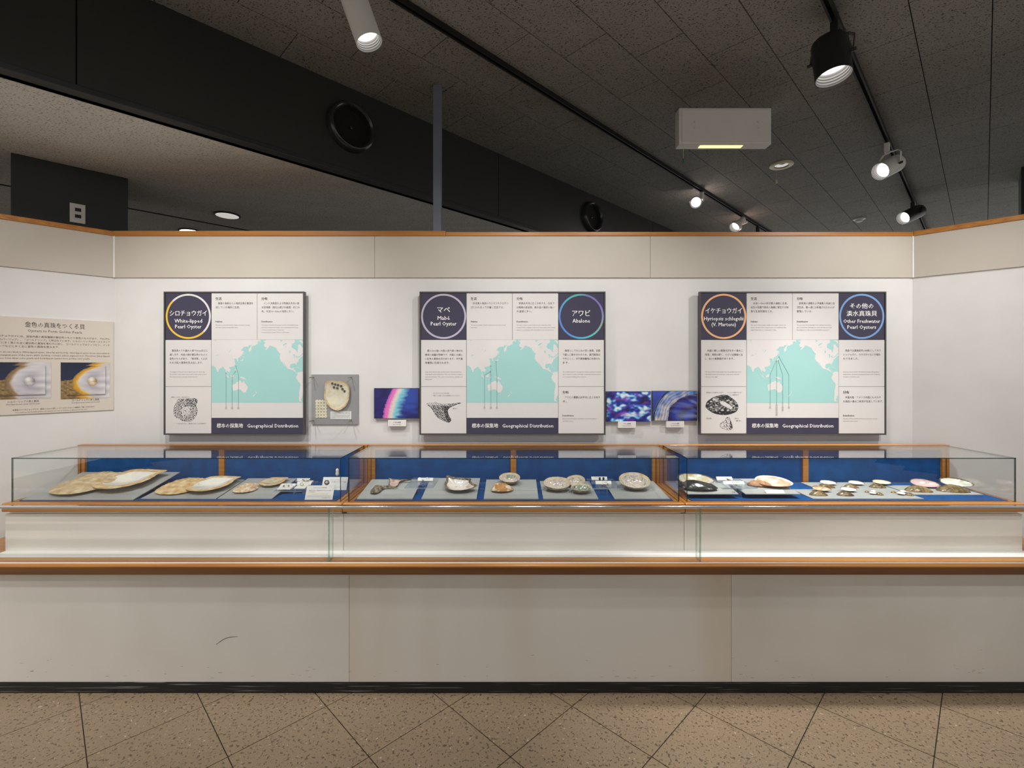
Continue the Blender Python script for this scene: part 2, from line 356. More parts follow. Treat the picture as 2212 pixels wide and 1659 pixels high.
# ---- floor: 400 mm terrazzo tiles laid diagonally
fl = MB(); fl.box(-7, 9, -9, 8.2, -0.12, -0.004)
floor = struct(fl.build('floor', M['grout']))
TS = 0.3978
def tile_mesh(name, a, b, h, mat, bev=0.0015):
    mb = MB(); mb.box(-a / 2, a / 2, -b / 2, b / 2, 0, h)
    me = bpy.data.meshes.new(name); me.from_pydata(mb.v, [], mb.f); me.materials.append(mat); return me
ft = tile_mesh('floor_tile', TS - 0.004, TS - 0.004, 0.0145, M['ftile'])
A1 = PX(1102.5, 1635, 0); qa = (A1.x + A1.y) * R2; pa = (A1.x - A1.y) * R2          # a tile corner seen in the photo
rest = MB()
for i in range(-24, 30):
    for j in range(-34, 20):
        c = pq(pa + (i + 0.5) * TS, qa + (j + 0.5) * TS)
        if not (-5.9 < c.x < 5.9 and -7.0 < c.y < 2.45): continue
        if c.y > 1.2 and abs(c.x) < 3.4:
            o = bpy.data.objects.new('floor_tile', ft); C.objects.link(o); o.parent = floor
            o.location = c - ORG['floor'] + Vector((0, 0, -0.0145)); o.rotation_euler = (0, 0, math.pi / 4)
        else:
            k = TS / 2 - 0.002; a = Vector((R2, R2, 0)) * k; b = Vector((-R2, R2, 0)) * k
            rest.add([c - a - b, c + a - b, c + a + b, c - a + b], [(0, 1, 2, 3)])
rest.build('far_floor_tiles', M['ftile'], floor, kind='stuff')
# ---- high ceiling: 300 x 600 boards in running bond along the tracks
P0 = -2.955
cb = MB(); cb.add([pq(P0, -3.0, CEIL + 0.012), pq(7.0, -3.0, CEIL + 0.012), pq(7.0, 10.5, CEIL + 0.012), pq(P0, 10.5, CEIL + 0.012),
                   pq(P0, -3.0, CEIL + 0.1), pq(7.0, -3.0, CEIL + 0.1), pq(7.0, 10.5, CEIL + 0.1), pq(P0, 10.5, CEIL + 0.1)],
                  [(0,3,2,1),(4,5,6,7),(0,1,5,4),(1,2,6,5),(2,3,7,6),(3,0,4,7)])
ceiling = struct(cb.build('ceiling', M['cgap']))
ct = tile_mesh('ceiling_tile', 0.3 - 0.0045, 0.6 - 0.0045, 0.0125, M['ctile'])
CT = 0.3
def cpt(u, v): Y = (CEIL - H) * F / (HV - v); return Vector(((u - CX) / F * Y, Y, CEIL))
J = cpt(1477, 71.2); pj = (J.x - J.y) * R2; qj = (J.x + J.y) * R2
cells = []
for i in range(-20, 34):
    for j in range(-9, 16):
        pc = pj + (i - 0.5) * CT; qc = qj + (j + 0.5 + (0.5 if i % 2 else 0)) * 0.6
        lo_p = pc - CT / 2
        if lo_p < P0 - 0.05 or not (-1.8 < qc < 10.0) or pc > 6.6: continue
        cells.append((pc, qc))
def seen(p, q):
    w = pq(p, q); 
    if w.y < 1.5: return False
    u = CX + F * w.x / w.y; v = HV - F * (CEIL - H) / w.y
    return -60 < u < 2290 and -110 < v < 522
cells.sort(key=lambda c: (not seen(*c), pq(*c).length))
rest = MB()
for k, (p, q) in enumerate(cells):
    w = pq(p, q, CEIL)
    if k < 300 and seen(p, q):
        o = bpy.data.objects.new('ceiling_tile', ct); C.objects.link(o); o.parent = ceiling
        o.location = w - ORG['ceiling']; o.rotation_euler = (0, 0, -math.pi / 4)
    else:
        a, b = CT / 2 - 0.002, 0.3 - 0.002
        rest.add([pq(p - a, q - b, CEIL), pq(p - a, q + b, CEIL), pq(p + a, q + b, CEIL), pq(p + a, q - b, CEIL)], [(0, 1, 2, 3)])
rest.build('far_ceiling_tiles', M['ctile'], ceiling, kind='stuff')
# ---- lowered ceiling on the left behind a dark bulkhead
ZL = H + 1.274
lc = MB(); lc.hexa([pq(-9, -3, ZL), pq(P0 - 0.02, -3, ZL), pq(P0 - 0.02, 10.5, ZL), pq(-9, 10.5, ZL), pq(-9, -3, ZL + 0.1), pq(P0 - 0.02, -3, ZL + 0.1), pq(P0 - 0.02, 10.5, ZL + 0.1), pq(-9, 10.5, ZL + 0.1)])
ceil_low = struct(lc.build('ceiling_lowered', M['ctile_low']))
sl = MB(); sl.hexa([pq(-4.845, -1, ZL - 0.004), pq(-4.825, -1, ZL - 0.004), pq(-4.825, 10, ZL - 0.004), pq(-4.845, 10, ZL - 0.004), pq(-4.845, -1, ZL + 0.01), pq(-4.825, -1, ZL + 0.01), pq(-4.825, 10, ZL + 0.01), pq(-4.845, 10, ZL + 0.01)])
sl.build('shadow_gap', M['cgap'], ceil_low)
bk = MB(); bk.hexa([pq(P0 - 0.1, -3, ZL), pq(P0 - 0.012, -3, ZL), pq(P0 - 0.012, 10.5, ZL), pq(P0 - 0.1, 10.5, ZL), pq(P0 - 0.1, -3, CEIL + 0.08), pq(P0 - 0.012, -3, CEIL + 0.08), pq(P0 - 0.012, 10.5, CEIL + 0.08), pq(P0 - 0.1, 10.5, CEIL + 0.08)])
bulk = struct(bk.build('wall_bulkhead', M['cgap']))
def face_q(u): Y = -P0 / R2 / (1 - (u - CX) / F) ; Y = (-P0 * math.sqrt(2)) / (1 - (u - CX) / F); X = (u - CX) / F * Y; return (X + Y) * R2
q0 = face_q(165); dq = face_q(1077) - q0
for k in range(-1, 4):
    a, b = q0 + k * dq + 0.003, q0 + (k + 1) * dq - 0.003
    mb = MB(); mb.hexa([pq(P0 - 0.012, a, ZL), pq(P0, a, ZL), pq(P0, b, ZL), pq(P0 - 0.012, b, ZL), pq(P0 - 0.012, a, CEIL + 0.004), pq(P0, a, CEIL + 0.004), pq(P0, b, CEIL + 0.004), pq(P0 - 0.012, b, CEIL + 0.004)])
    mb.build('bulkhead_panel', M['bulk'], bulk)
mb = MB(); mb.hexa([pq(P0 - 0.05, -3, ZL - 0.006), pq(P0 + 0.014, -3, ZL - 0.006), pq(P0 + 0.014, 10, ZL - 0.006), pq(P0 - 0.05, 10, ZL - 0.006), pq(P0 - 0.05, -3, ZL + 0.024), pq(P0 + 0.014, -3, ZL + 0.024), pq(P0 + 0.014, 10, ZL + 0.024), pq(P0 - 0.05, 10, ZL + 0.024)])
struct(mb.build('trim_1', M['bulk_trim'], bevel=0.003))
# ---- the gallery's three partition walls
def wall(name, a, b, back, label=None):
    """a, b: xy of the visible face's ends, back: offset to the rear face"""
    a = Vector(a); b = Vector(b); k = Vector(back)
    def pr(o0, z0, z1, nm, mat, par=None, bev=0, ra=0, rb=0):
        d = (b - a).normalized(); A = a + d * ra; B = b - d * rb; n = -k.normalized() * o0
        poly = [(A + n)[:2], (B + n)[:2], (B + k)[:2], (A + k)[:2]]
        mb = MB(); mb.prism(poly, z0, z1); return mb.build(nm, mat, par, bevel=bev)
    w = struct(pr(0, 0, CAP0, name, M['wall'])); return w, pr
kb = (0, 0.12, 0)
wb, pr = wall('wall_back', (XCL, YW, 0), (XCR, YW, 0), kb)
for x0, x1 in ((XCL, -0.859), (-0.859, 0.859), (0.859, XCR)):
    mb = MB(); mb.box(x0 + 0.001, x1 - 0.001, YW - 0.009, YW, FRZ, CAP0); mb.build('frieze_panel', M['frieze'], wb)
dl = Vector((-R2, -R2, 0)); dr = Vector((R2, -R2, 0))
CL = Vector((XCL, YW, 0)); CR = Vector((XCR, YW, 0)); LW = 1.35
wl, prl = wall('wall_left', CL + dl * LW, CL, (-R2 * 0.12, R2 * 0.12, 0))
prl(0.009, FRZ, CAP0, 'frieze_panel', M['frieze'], wl, rb=0.004)
wr, prr = wall('wall_right', CR, CR + dr * LW, (R2 * 0.12, R2 * 0.12, 0))
prr(0.009, FRZ, CAP0, 'frieze_panel', M['frieze'], wr, ra=0.004)
xs = PY(963, 505, YW).x
mb = MB(); mb.box(XCL - 0.004, xs, YW - 0.016, YW + 0.13, CAP0, CAP1 + 0.003); struct(mb.build('trim_2', M['wood'], bevel=0.003))
mb = MB(); mb.box(xs + 0.001, XCR + 0.004, YW - 0.014, YW + 0.13, CAP0, CAP1 - 0.003); struct(mb.build('trim_3', M['wood'], bevel=0.003))
struct(prl(0.016, CAP0, CAP1, 'trim_4', M['wood'], bev=0.003, rb=0.006))
struct(prr(0.016, CAP0, CAP1, 'trim_5', M['wood'], bev=0.003, ra=0.006))
for x, d in ((XCL, 1), (XCR, -1)):       # slim corner beads beside the frieze
    mb = MB(); mb.box(min(x + d * 0.001, x + d * 0.010), max(x + d * 0.001, x + d * 0.010), YW - 0.0125, YW - 0.009, FRZ, CAP0); mb.build('corner_bead', M['white_strip'], wb)
# ---- unseen walls added beyond the partitions to block world light from the lowered ceiling
for nm, x0, x1, y0, y1 in (('wall_blocker_back', -7, 0.5, 8.2, 8.3), ('wall_blocker_left', -7.1, -7, 1.5, 8.2)):
    mb = MB(); mb.box(x0, x1, y0, y1, 0, CEIL + 0.1); struct(mb.build(nm, M['riser']))
# ---- columns above the partitions
def column(name, p0, p1, q0, q1, z1, label, mat):
    mb = MB(); mb.hexa([pq(p0, q0, 0), pq(p1, q0, 0), pq(p1, q1, 0), pq(p0, q1, 0), pq(p0, q0, z1), pq(p1, q0, z1), pq(p1, q1, z1), pq(p0, q1, z1)])
    return tag(mb.build(name, mat, bevel=0.004), label, 'column')
column('structural_column', -4.62, -4.077, -0.125, 0.417, ZL, 'black square column behind the left partition carrying a socket plate', M['column'])
cr = cpt(2206, 361)
column('structural_column', (cr.x - cr.y) * R2, (cr.x - cr.y) * R2 + 0.6, (cr.x + cr.y) * R2, (cr.x + cr.y) * R2 + 0.5, CEIL, 'dark grey-green column at the far right above the partition', M['column'])
# socket plate on the black column: face at p = -4.077
def colpt(u, v, off=0.0):
    Y = (4.077 * math.sqrt(2) - off * math.sqrt(2)) / (1 - (u - CX) / F); return Vector(((u - CX) / F * Y, Y, H + (HV - v) / F * Y))
def colplate(name, u0, u1, v0, v1, off0, off1, mat, par, bev=0):
    uc, vc = (u0 + u1) / 2, (v0 + v1) / 2; n = Vector((R2, -R2, 0)); e = Vector((R2, R2, 0)); c = colpt(uc, vc)
    w = (colpt(u1, vc) - colpt(u0, vc)).length / 2; h = (colpt(uc, v0).z - colpt(uc, v1).z) / 2
    mb = MB(); P = []
    for z in (-h, h):
        for a, b in ((-w, off1), (w, off1), (w, off0), (-w, off0)): P.append(c + e * a + n * b + Vector((0, 0, z)))
    mb.hexa(P); return mb.build(name, mat, par, bevel=bev)
sp = thing('socket_plate', colpt(167, 483), 'white wall socket plate with two black outlets on the black column', 'socket')
colplate('cover_plate', 151, 184, 441, 482, 0, 0.008, M['white_metal'], sp, 0.002)
for v in (454, 468): colplate('outlet', 162, 175, v - 3.5, v + 3.5, 0.008, 0.011, M['black_plate'], sp)
# ---- slim grey post on the back wall
mb = MB(); pa_ = PY(936, 185, 3.08); pb_ = PY(953, 185, 3.08)
mb.box(pa_.x, pb_.x, 3.07, 3.12, CAP0 - 0.15, CEIL - 0.001); tag(mb.build('support_post', M['post'], bevel=0.002), 'slim grey square metal post rising from the back wall to the ceiling', 'post')

# ---- light tracks
def track(n, q0, q1, label):
    p = TRK[n] * R2; t = thing('light_track', pq(p, q0, CEIL - 0.03), label, 'light track', 'ceiling light tracks')
    def b(pp0, pp1, z0, z1, nm, mat):
        mb = MB(); mb.hexa([pq(pp0, q0, z0), pq(pp1, q0, z0), pq(pp1, q1, z0), pq(pp0, q1, z0), pq(pp0, q0, z1), pq(pp1, q0, z1), pq(pp1, q1, z1), pq(pp0, q1, z1)]); mb.build(nm, mat, t)
    b(p - 0.019, p - 0.009, CEIL - 0.028, CEIL, 'track_side', M['track']); b(p + 0.009, p + 0.019, CEIL - 0.028, CEIL, 'track_side', M['track'])
    b(p - 0.009, p + 0.009, CEIL - 0.012, CEIL, 'track_channel', M['hole'])
track(1, -2.4, 7.2, 'long black light track between the bulkhead and the white ceiling box')
track(2, -0.8, 8.6, 'black light track on the right carrying black and white spots')
track(3, 0.2, 2.5, 'black light track above the viewer at the right')

def add_spot(name, loc, d, watts, deg, blend, col=(1, 0.975, 0.945), radius=0.045):
    L = bpy.data.lights.new(name, 'SPOT'); L.energy = watts; L.spot_size = math.radians(deg); L.spot_blend = blend; L.shadow_soft_size = radius; L.color = col
    o = bpy.data.objects.new(name, L); C.objects.link(o); o.location = loc; o.rotation_euler = Vector(d).to_track_quat('-Z', 'Y').to_euler(); return o
def spotlamp(mount, lens, d, r, L, mat, label, watts=0, deg=70, back='round', knob=True, group='track spot lamps', blend=0.7, yoke_at=0.55):
    """mount: point on the track, lens: centre of the front rim, d: aim"""
    mount = Vector(mount); lens = Vector(lens); d = Vector(d).normalized()
    t = thing('spot_lamp', mount, label, 'spot lamp', group)
    piv = lens - d * L * yoke_at
    mb = MB(); mb.box(mount.x - 0.018, mount.x + 0.018, mount.y - 0.018, mount.y + 0.018, mount.z - 0.085, mount.z - 0.006); 
    Mx = Matrix.Translation(mount) @ Matrix.Rotation(math.pi / 4, 4, 'Z') @ Matrix.Translation(-mount); mb.xf(Mx); mb.build('track_adapter', mat, t, bevel=0.006)
    # yoke: flat strap from the adapter round both sides of the housing
    side = d.cross(Vector((0, 0, 1)))
    side = side.normalized() if side.length > 0.2 else Vector((R2, -R2, 0))
    top = Vector((mount.x, mount.y, mount.z - 0.09)); rr = r + 0.010
    up = (top - piv); up = (up - side * up.dot(side)); hgt = up.length; upn = up.normalized()
    hk = max(min(hgt, r * 2.0), r * 1.02)
    mb = MB(); path = [piv - side * rr]
    path += [piv - side * rr + upn * hk * 0.75, piv - side * rr * 0.72 + upn * hk * 0.95, piv + upn * hk, piv + side * rr * 0.72 + upn * hk * 0.95, piv + side * rr + upn * hk * 0.75, piv + side * rr]
    sd2 = upn.cross(side).normalized() * 0.009; 
    for i in range(len(path) - 1):
        a, b = path[i], path[i + 1]; nn = (b - a).normalized().cross(sd2).normalized() * 0.0016
        mb.hexa([a - sd2 - nn, a + sd2 - nn, b + sd2 - nn, b - sd2 - nn, a - sd2 + nn, a + sd2 + nn, b + sd2 + nn, b - sd2 + nn])
    mb.build('yoke', mat, t)
    if (top - (piv + upn * hk)).length > 0.012:
        mb = MB(); mb.tube([top + Vector((0, 0, 0.02)), piv + upn * hk], 0.008, 10); mb.build('stem', mat, t, smooth=40)
    prof = [(r * 0.955, 0.0), (r, 0.0), (r, -L * 0.86)] if back == 'round' else [(r * 0.95, -0.01), (r, 0), (r * 1.02, -L * 0.25), (r * 0.62, -L * 0.45), (r * 0.5, -L * 0.8)]
    if back == 'round': prof += [(r * 0.94, -L * 0.94), (r * 0.75, -L * 0.985), (0.001, -L)]
    elif back == 'par': prof += [(r * 0.45, -L), (0.001, -L)]
    mb = MB(); mb.lathe(prof, lens, d, 32); mb.build('housing', mat, t, smooth=45)
    mb = MB(); rp = [(r * 0.955, 0.0)]; dp_ = r * 0.75
    for k in range(4): rp += [(r * (0.95 - 0.03 * k), -dp_ * (0.10 + 0.22 * k)), (r * (0.91 - 0.03 * k), -dp_ * (0.18 + 0.22 * k))]
    rp += [(r * 0.80, -dp_)]
    mb.lathe(rp, lens, d, 32); mb.build('baffle', M['baffle'], t, smooth=30)
    mb = MB(); c = lens - d * dp_; mb.lathe([(r * 0.81, 0), (r * 0.6, 0.005), (r * 0.3, 0.008), (0.001, 0.009)], c, d, 28); mb.build('lens', M['lens'], t, smooth=60)
    if knob:
        for s_ in (-1, 1):
            mb = MB(); a = piv + side * s_ * (rr - 0.008); mb.tube([a, a + side * s_ * 0.022], 0.009, 10); mb.build('pivot_knob', M['black_metal'], t, smooth=40)
    if watts: add_spot('spot_light', lens - d * 0.012, d, watts, deg, blend, radius=r * 0.8)
    return t
def tpt(n, y): return Vector((y + TRK[n], y, CEIL - 0.028))
spotlamp(tpt(1, 2.16), PY(798, 92, 2.12), (0.33, 0.0, -0.94), 0.059, 0.30, M['white_metal'], 'large white cylinder spot at the top of the picture near the bulkhead', 50, 80)
spotlamp(tpt(2, 2.47), PY(1801, 166, 2.42), (0.05, -0.11, -0.99), 0.083, 0.21, M['black_metal'], 'big black drum-shaped spot at the top right', 190, 64, yoke_at=0.5)
spotlamp(tpt(2, 3.80), PY(1901, 371, 3.74), (-0.86, -0.25, -0.45), 0.068, 0.22, M['white_metal'], 'white bullet spot on the right track with its lit lens facing left', 10, 60)
spotlamp(tpt(2, 5.16), PY(1950, 472, 5.08), (-0.90, -0.2, -0.40), 0.070, 0.27, M['black_metal'], 'black bullet spot at the far end of the right track', 10, 60)
spotlamp(tpt(1, 4.865), PY(1503, 438, 4.78), (-0.38, -0.82, -0.42), 0.057, 0.15, M['white_metal'], 'small white spot glaring straight at the viewer on the left track', 5, 70, back='par', knob=False)
spotlamp(tpt(1, 5.67), PY(1586, 492, 5.60), (-0.72, -0.30, -0.62), 0.066, 0.19, M['white_metal'], 'white reflector spot just above the wooden wall cap', 5, 70, back='par', knob=False)
m7 = tpt(1, 6.06); spotlamp(m7, m7 + Vector((-0.05, -0.02, -0.30)), (-0.6, -0.2, -0.75), 0.05, 0.15, M['black_metal'], 'small black spot half hidden behind the wooden wall cap', 4, 60)
def spill(p, w, col):      # stray light from the open back of a reflector lamp
    L = bpy.data.lights.new('lamp_spill', 'POINT'); L.energy = w; L.color = col; L.shadow_soft_size = 0.02; o = bpy.data.objects.new('lamp_spill', L); C.objects.link(o); o.location = p
spill(tpt(1, 4.865) + Vector((0.03, 0.05, -0.15)), 0.9, (1.0, 0.82, 0.74)); spill(tpt(1, 5.67) + Vector((0.05, 0.06, -0.16)), 0.7, (1.0, 0.66, 0.52))
for k, (n, y, aim, w, deg, bl, lb) in enumerate(WASH):
    mnt = tpt(n, y); ln = mnt + Vector((0, 0.03, -0.24)); d = (Vector(aim) - ln).normalized(); ln = ln + d * 0.06
    spotlamp(mnt, ln, d, 0.062, 0.22, M['white_metal'] if k % 2 else M['black_metal'], lb, w, deg, group='wall-washing spots above the visitors', blend=bl)

# ---- air nozzles in the bulkhead
def nozzle(u, v, label):
    Y = (-P0 * math.sqrt(2)) / (1 - (u - CX) / F); c = Vector(((u - CX) / F * Y, Y, H + (HV - v) / F * Y)); n = Vector((R2, -R2, 0))
    t = thing('air_nozzle', c, label, 'air vent', 'round air nozzles in the bulkhead')
    mb = MB(); mb.lathe([(0.162, 0.0), (0.162, 0.012), (0.158, 0.035), (0.150, 0.050), (0.140, 0.053), (0.130, 0.046), (0.126, 0.030)], c, n, 40); mb.build('rim', M['nozzle'], t, smooth=50)
    mb = MB(); mb.lathe([(0.127, 0.034), (0.120, 0.010), (0.117, 0.002), (0.001, 0.002)], c, n, 40); mb.build('throat', M['hole'], t, smooth=30)
    mb = MB(); mb.lathe([(0.012, 0.002), (0.010, 0.014), (0.001, 0.016)], c, n, 12); mb.build('damper_knob', M['nozzle'], t)
nozzle(757, 277, 'large round black air nozzle to the left of the grey post')
nozzle(1277, 470, 'round black air nozzle low on the bulkhead touching the wall cap')

# ---- emergency lamp box, ceiling discs, downlights
Yb = (CEIL - H) * F / (HV - 232)
a = PY(1467, 232, Yb); b = PY(1667, 311, Yb); dp = 0.082
t = thing('emergency_light', ((a.x + b.x) / 2, Yb, b.z), 'white box-shaped emergency light hanging from the ceiling with pull cord', 'emergency light')
mb = MB(); mb.box(a.x, b.x, Yb + 0.004, Yb + dp, b.z, CEIL - 0.0005); mb.build('casing', M['box_white'], t, bevel=0.005)
mb = MB(); mb.box(a.x + 0.02, b.x - 0.02, Yb - 0.003, Yb + 0.005, b.z + 0.018, CEIL - 0.02); mb.build('front_cover', M['box_white'], t, bevel=0.002)
for i, u in enumerate((1499, 1637)):
    for v in (264, 277):
        c = PY(u, v, Yb); mb = MB(); mb.lathe([(0.006, -0.003), (0.006, -0.006), (0.001, -0.007)], c, (0, 1, 0), 10); mb.v = [Vector((p.x, Yb - 0.003 - abs(p.y - Yb), p.z)) for p in mb.v]; mb.build('screw', M['white_metal'], t)
g0 = PY(1515, 317, Yb); g1 = PY(1608, 317, Yb)
mb = MB(); mb.box(g0.x, g1.x, Yb + 0.02, Yb + 0.06, b.z - 0.002, b.z + 0.001); mb.build('lit_window', M['glow'], t)
cx = PY(1475, 325, Yb + 0.04).x
mb = MB(); mb.tube([(cx, Yb + 0.03, b.z), (cx, Yb + 0.03, b.z - 0.09)], 0.0012, 6); mb.build('pull_cord', M['cream'], t)
mb = MB(); mb.lathe([(0.001, 0), (0.005, -0.006), (0.006, -0.03), (0.001, -0.036)], (cx, Yb + 0.03, b.z - 0.088), (0, 0, 1), 10); mb.build('tassel', M['green'], t)
c = cpt(1688, 356)
t = thing('emergency_downlight', c, 'cream round ceiling disc lamp with a short pull cord', 'ceiling lamp')
mb = MB(); mb.lathe([(0.098, 0), (0.097, -0.008), (0.085, -0.014), (0.062, -0.012), (0.058, -0.004)], c, (0, 0, 1), 36); mb.build('bezel', M['cream'], t, smooth=40)
mb = MB(); mb.lathe([(0.058, -0.004), (0.03, -0.010), (0.001, -0.012)], c, (0, 0, 1), 28); mb.build('reflector', M['chrome'], t, smooth=40)
cc = c + Vector((-0.045, 0.0, -0.012))
mb = MB(); mb.tube([cc, cc - Vector((0, 0, 0.125))], 0.001, 6); mb.build('pull_cord', M['cream'], t)
mb = MB(); mb.lathe([(0.001, 0), (0.006, -0.01), (0.010, -0.03), (0.006, -0.038), (0.001, -0.038)], cc - Vector((0, 0, 0.118)), (0, 0, 1), 12); mb.build('pull_knob', M['cream'], t, smooth=50)
c = cpt(1856, 472)
t = thing('smoke_detector', c, 'small white smoke detector on the ceiling near the far black spot', 'smoke detector')
mb = MB(); mb.lathe([(0.062, 0), (0.066, -0.012), (0.05, -0.02), (0.001, -0.02)], c, (0, 0, 1), 28); mb.build('base', M['white_metal'], t, smooth=40)
mb = MB(); mb.lathe([(0.04, -0.02), (0.036, -0.036), (0.024, -0.042), (0.001, -0.043)], c, (0, 0, 1), 24); mb.build('sensor_cap', M['white_metal'], t, smooth=40)
def downlight(u, v, watts, label, strength):
    Y = (ZL - H) * F / (HV - v); c = Vector(((u - CX) / F * Y, Y, ZL))
    t = thing('downlight', c, label, 'downlight', 'recessed downlights in the lowered ceiling')
    mb = MB(); mb.lathe([(0.098, 0), (0.098, -0.008), (0.085, -0.010)], c, (0, 0, 1), 32); mb.build('trim_ring', M['black_metal'], t, smooth=30)
    mb = MB(); mb.lathe([(0.086, -0.009), (0.05, -0.0055), (0.001, -0.0045)], c, (0, 0, 1), 32); mb.build('reflector', emit('downlight_glow_%d' % u, (1, 0.95, 0.87, 1), strength), t, smooth=60)
    add_spot('downlight_spot', c - Vector((0, 0, 0.02)), (0, 0, -1), watts, 120, 0.6)
downlight(491, 464, 1.5, 'recessed downlight in the lowered ceiling right of the black column', 0.45)
downlight(412, 499, 1.5, 'bright downlight just peeping over the wooden wall cap', 7)

# ================================================================== PLINTH
YP, YL = 2.251, 2.212                      # front panel and nosing of the ledge
ZS = 0.625                                 # shelf height
XP = 2.78
pl = thing('display_plinth', (0, YP, 0), 'long off-white plinth with a wooden ledge under the display cases', 'plinth')
for x0, x1, m in ((-XP, -0.779, 'laminate'), (-0.779, 1.044, 'laminate_warmlit'), (1.044, XP, 'laminate')):
    mb = MB(); mb.box(x0 + 0.0008, x1 - 0.0008, YP, YP + 0.03, 0.05, 0.577); mb.build('front_panel', M[m], pl)
mb = MB(); mb.box(-XP, XP, YP - 0.004, YP + 0.03, 0.0, 0.051); mb.build('skirting', M['skirt'], pl)
mb = MB(); mb.box(-XP, XP, YL, YL + 0.09, 0.577, ZS); mb.build('wooden_ledge', M['wood'], pl, bevel=0.007)
mb = MB(); mb.box(-XP, XP, YL - 0.0006, YL + 0.0002, 0.579, 0.614); mb.build('ledge_front_shade', M['wood_shaded'], pl)  # thin sheet carrying the painted shade of the ledge's front face
mb = MB(); mb.box(-2.47, 2.47, YL + 0.09, YW - 0.002, 0.577, ZS - 0.002); mb.build('shelf_top', M['wood'], pl)
mb = MB(); mb.box(-XP, -2.47, YL + 0.09, 2.60, 0.577, ZS - 0.002); mb.box(2.47, XP, YL + 0.09, 2.60, 0.577, ZS - 0.002); mb.build('shelf_end', M['wood'], pl)
mb = MB(); mb.box(-2.555, 2.575, 2.302, 2.383, ZS - 0.002, ZS + 0.001); mb.build('white_strip', M['white_strip'], pl)
mb = MB(); mb.box(-XP, XP, 2.229, 2.236, ZS - 0.001, ZS + 0.003); mb.build('glazing_bead', M['white_strip'], pl)
# scuff marks on the front panel
sc = MB(); 
def pf(u, v): q = PY(u, v, YP - 0.0004); return q
def stroke(mb, pts, w):
    for i in range(len(pts) - 1):
        a, b = Vector(pts[i] + (0,)), Vector(pts[i + 1] + (0,)); n = (b - a).normalized(); n = Vector((-n.y, n.x, 0)) * w / 2
        w2 = 0.5 if i in (0, len(pts) - 2) else 1
        mb.add([pf(*(a - n)[:2]), pf(*(a + n)[:2]), pf(*(b + n * w2)[:2]), pf(*(b - n * w2)[:2])], [(0, 1, 2, 3)])
stroke(sc, [(467, 1392), (473, 1388), (481, 1382), (490, 1378), (499, 1376), (514, 1375)], 1.1)
sc.build('scuff_mark', M['ink'], pl)
rnd = random.Random(5)
sc = MB()
for k in range(70):
    u = rnd.uniform(40, 2150); v = 1466 - abs(rnd.gauss(0, 22)); l = rnd.uniform(1.5, 9)
    stroke(sc, [(u, v), (u + l, v + rnd.uniform(-0.6, 0.6))], rnd.uniform(0.4, 1.0))
sc.build('dirt_specks', pm('dirt', lin(150, 134, 104), None, 6, rough=0.8), pl, kind='stuff')

# ---- glass barrier with chrome rail
YG = 2.245
gb = thing('glass_barrier', (0, YG, ZS), 'low clear glass barrier with a chrome rail standing on the ledge', 'glass barrier')
def pane(x0, x1, y0, y1, z0, z1, nm, par, edge='edge', face='glass'):
    mb = MB(); mb.box(x0, x1, y0, y1, z0, z1); d = [x1 - x0, y1 - y0, z1 - z0]; k = d.index(min(d))
    big = {0: (3, 5), 1: (2, 4), 2: (0, 1)}[k]
    mb.m = [0 if i in big else 1 for i in range(6)]
    return mb.build(nm, [M[face], M[edge]], par)
ZR = 0.881
JX = [-0.874, 0.894]
for x0, x1 in ((-XP, JX[0]), (JX[0], JX[1]), (JX[1], XP)):
    pane(x0 + 0.0022, x1 - 0.0022, YG - 0.004, YG + 0.004, ZS, ZR + 0.004, 'glass_pane', gb, 'edge_pale')
for x in JX: pane(x - 0.004, x + 0.004, YG + 0.0045, YG + 0.05, ZS, ZR - 0.004, 'glass_fin', gb, 'edge_pale')
mb = MB(); mb.box(-XP, XP, YG - 0.012, YG + 0.012, ZR, ZR + 0.0135); mb.build('chrome_rail', M['chrome'], gb, bevel=0.005, smooth=60)

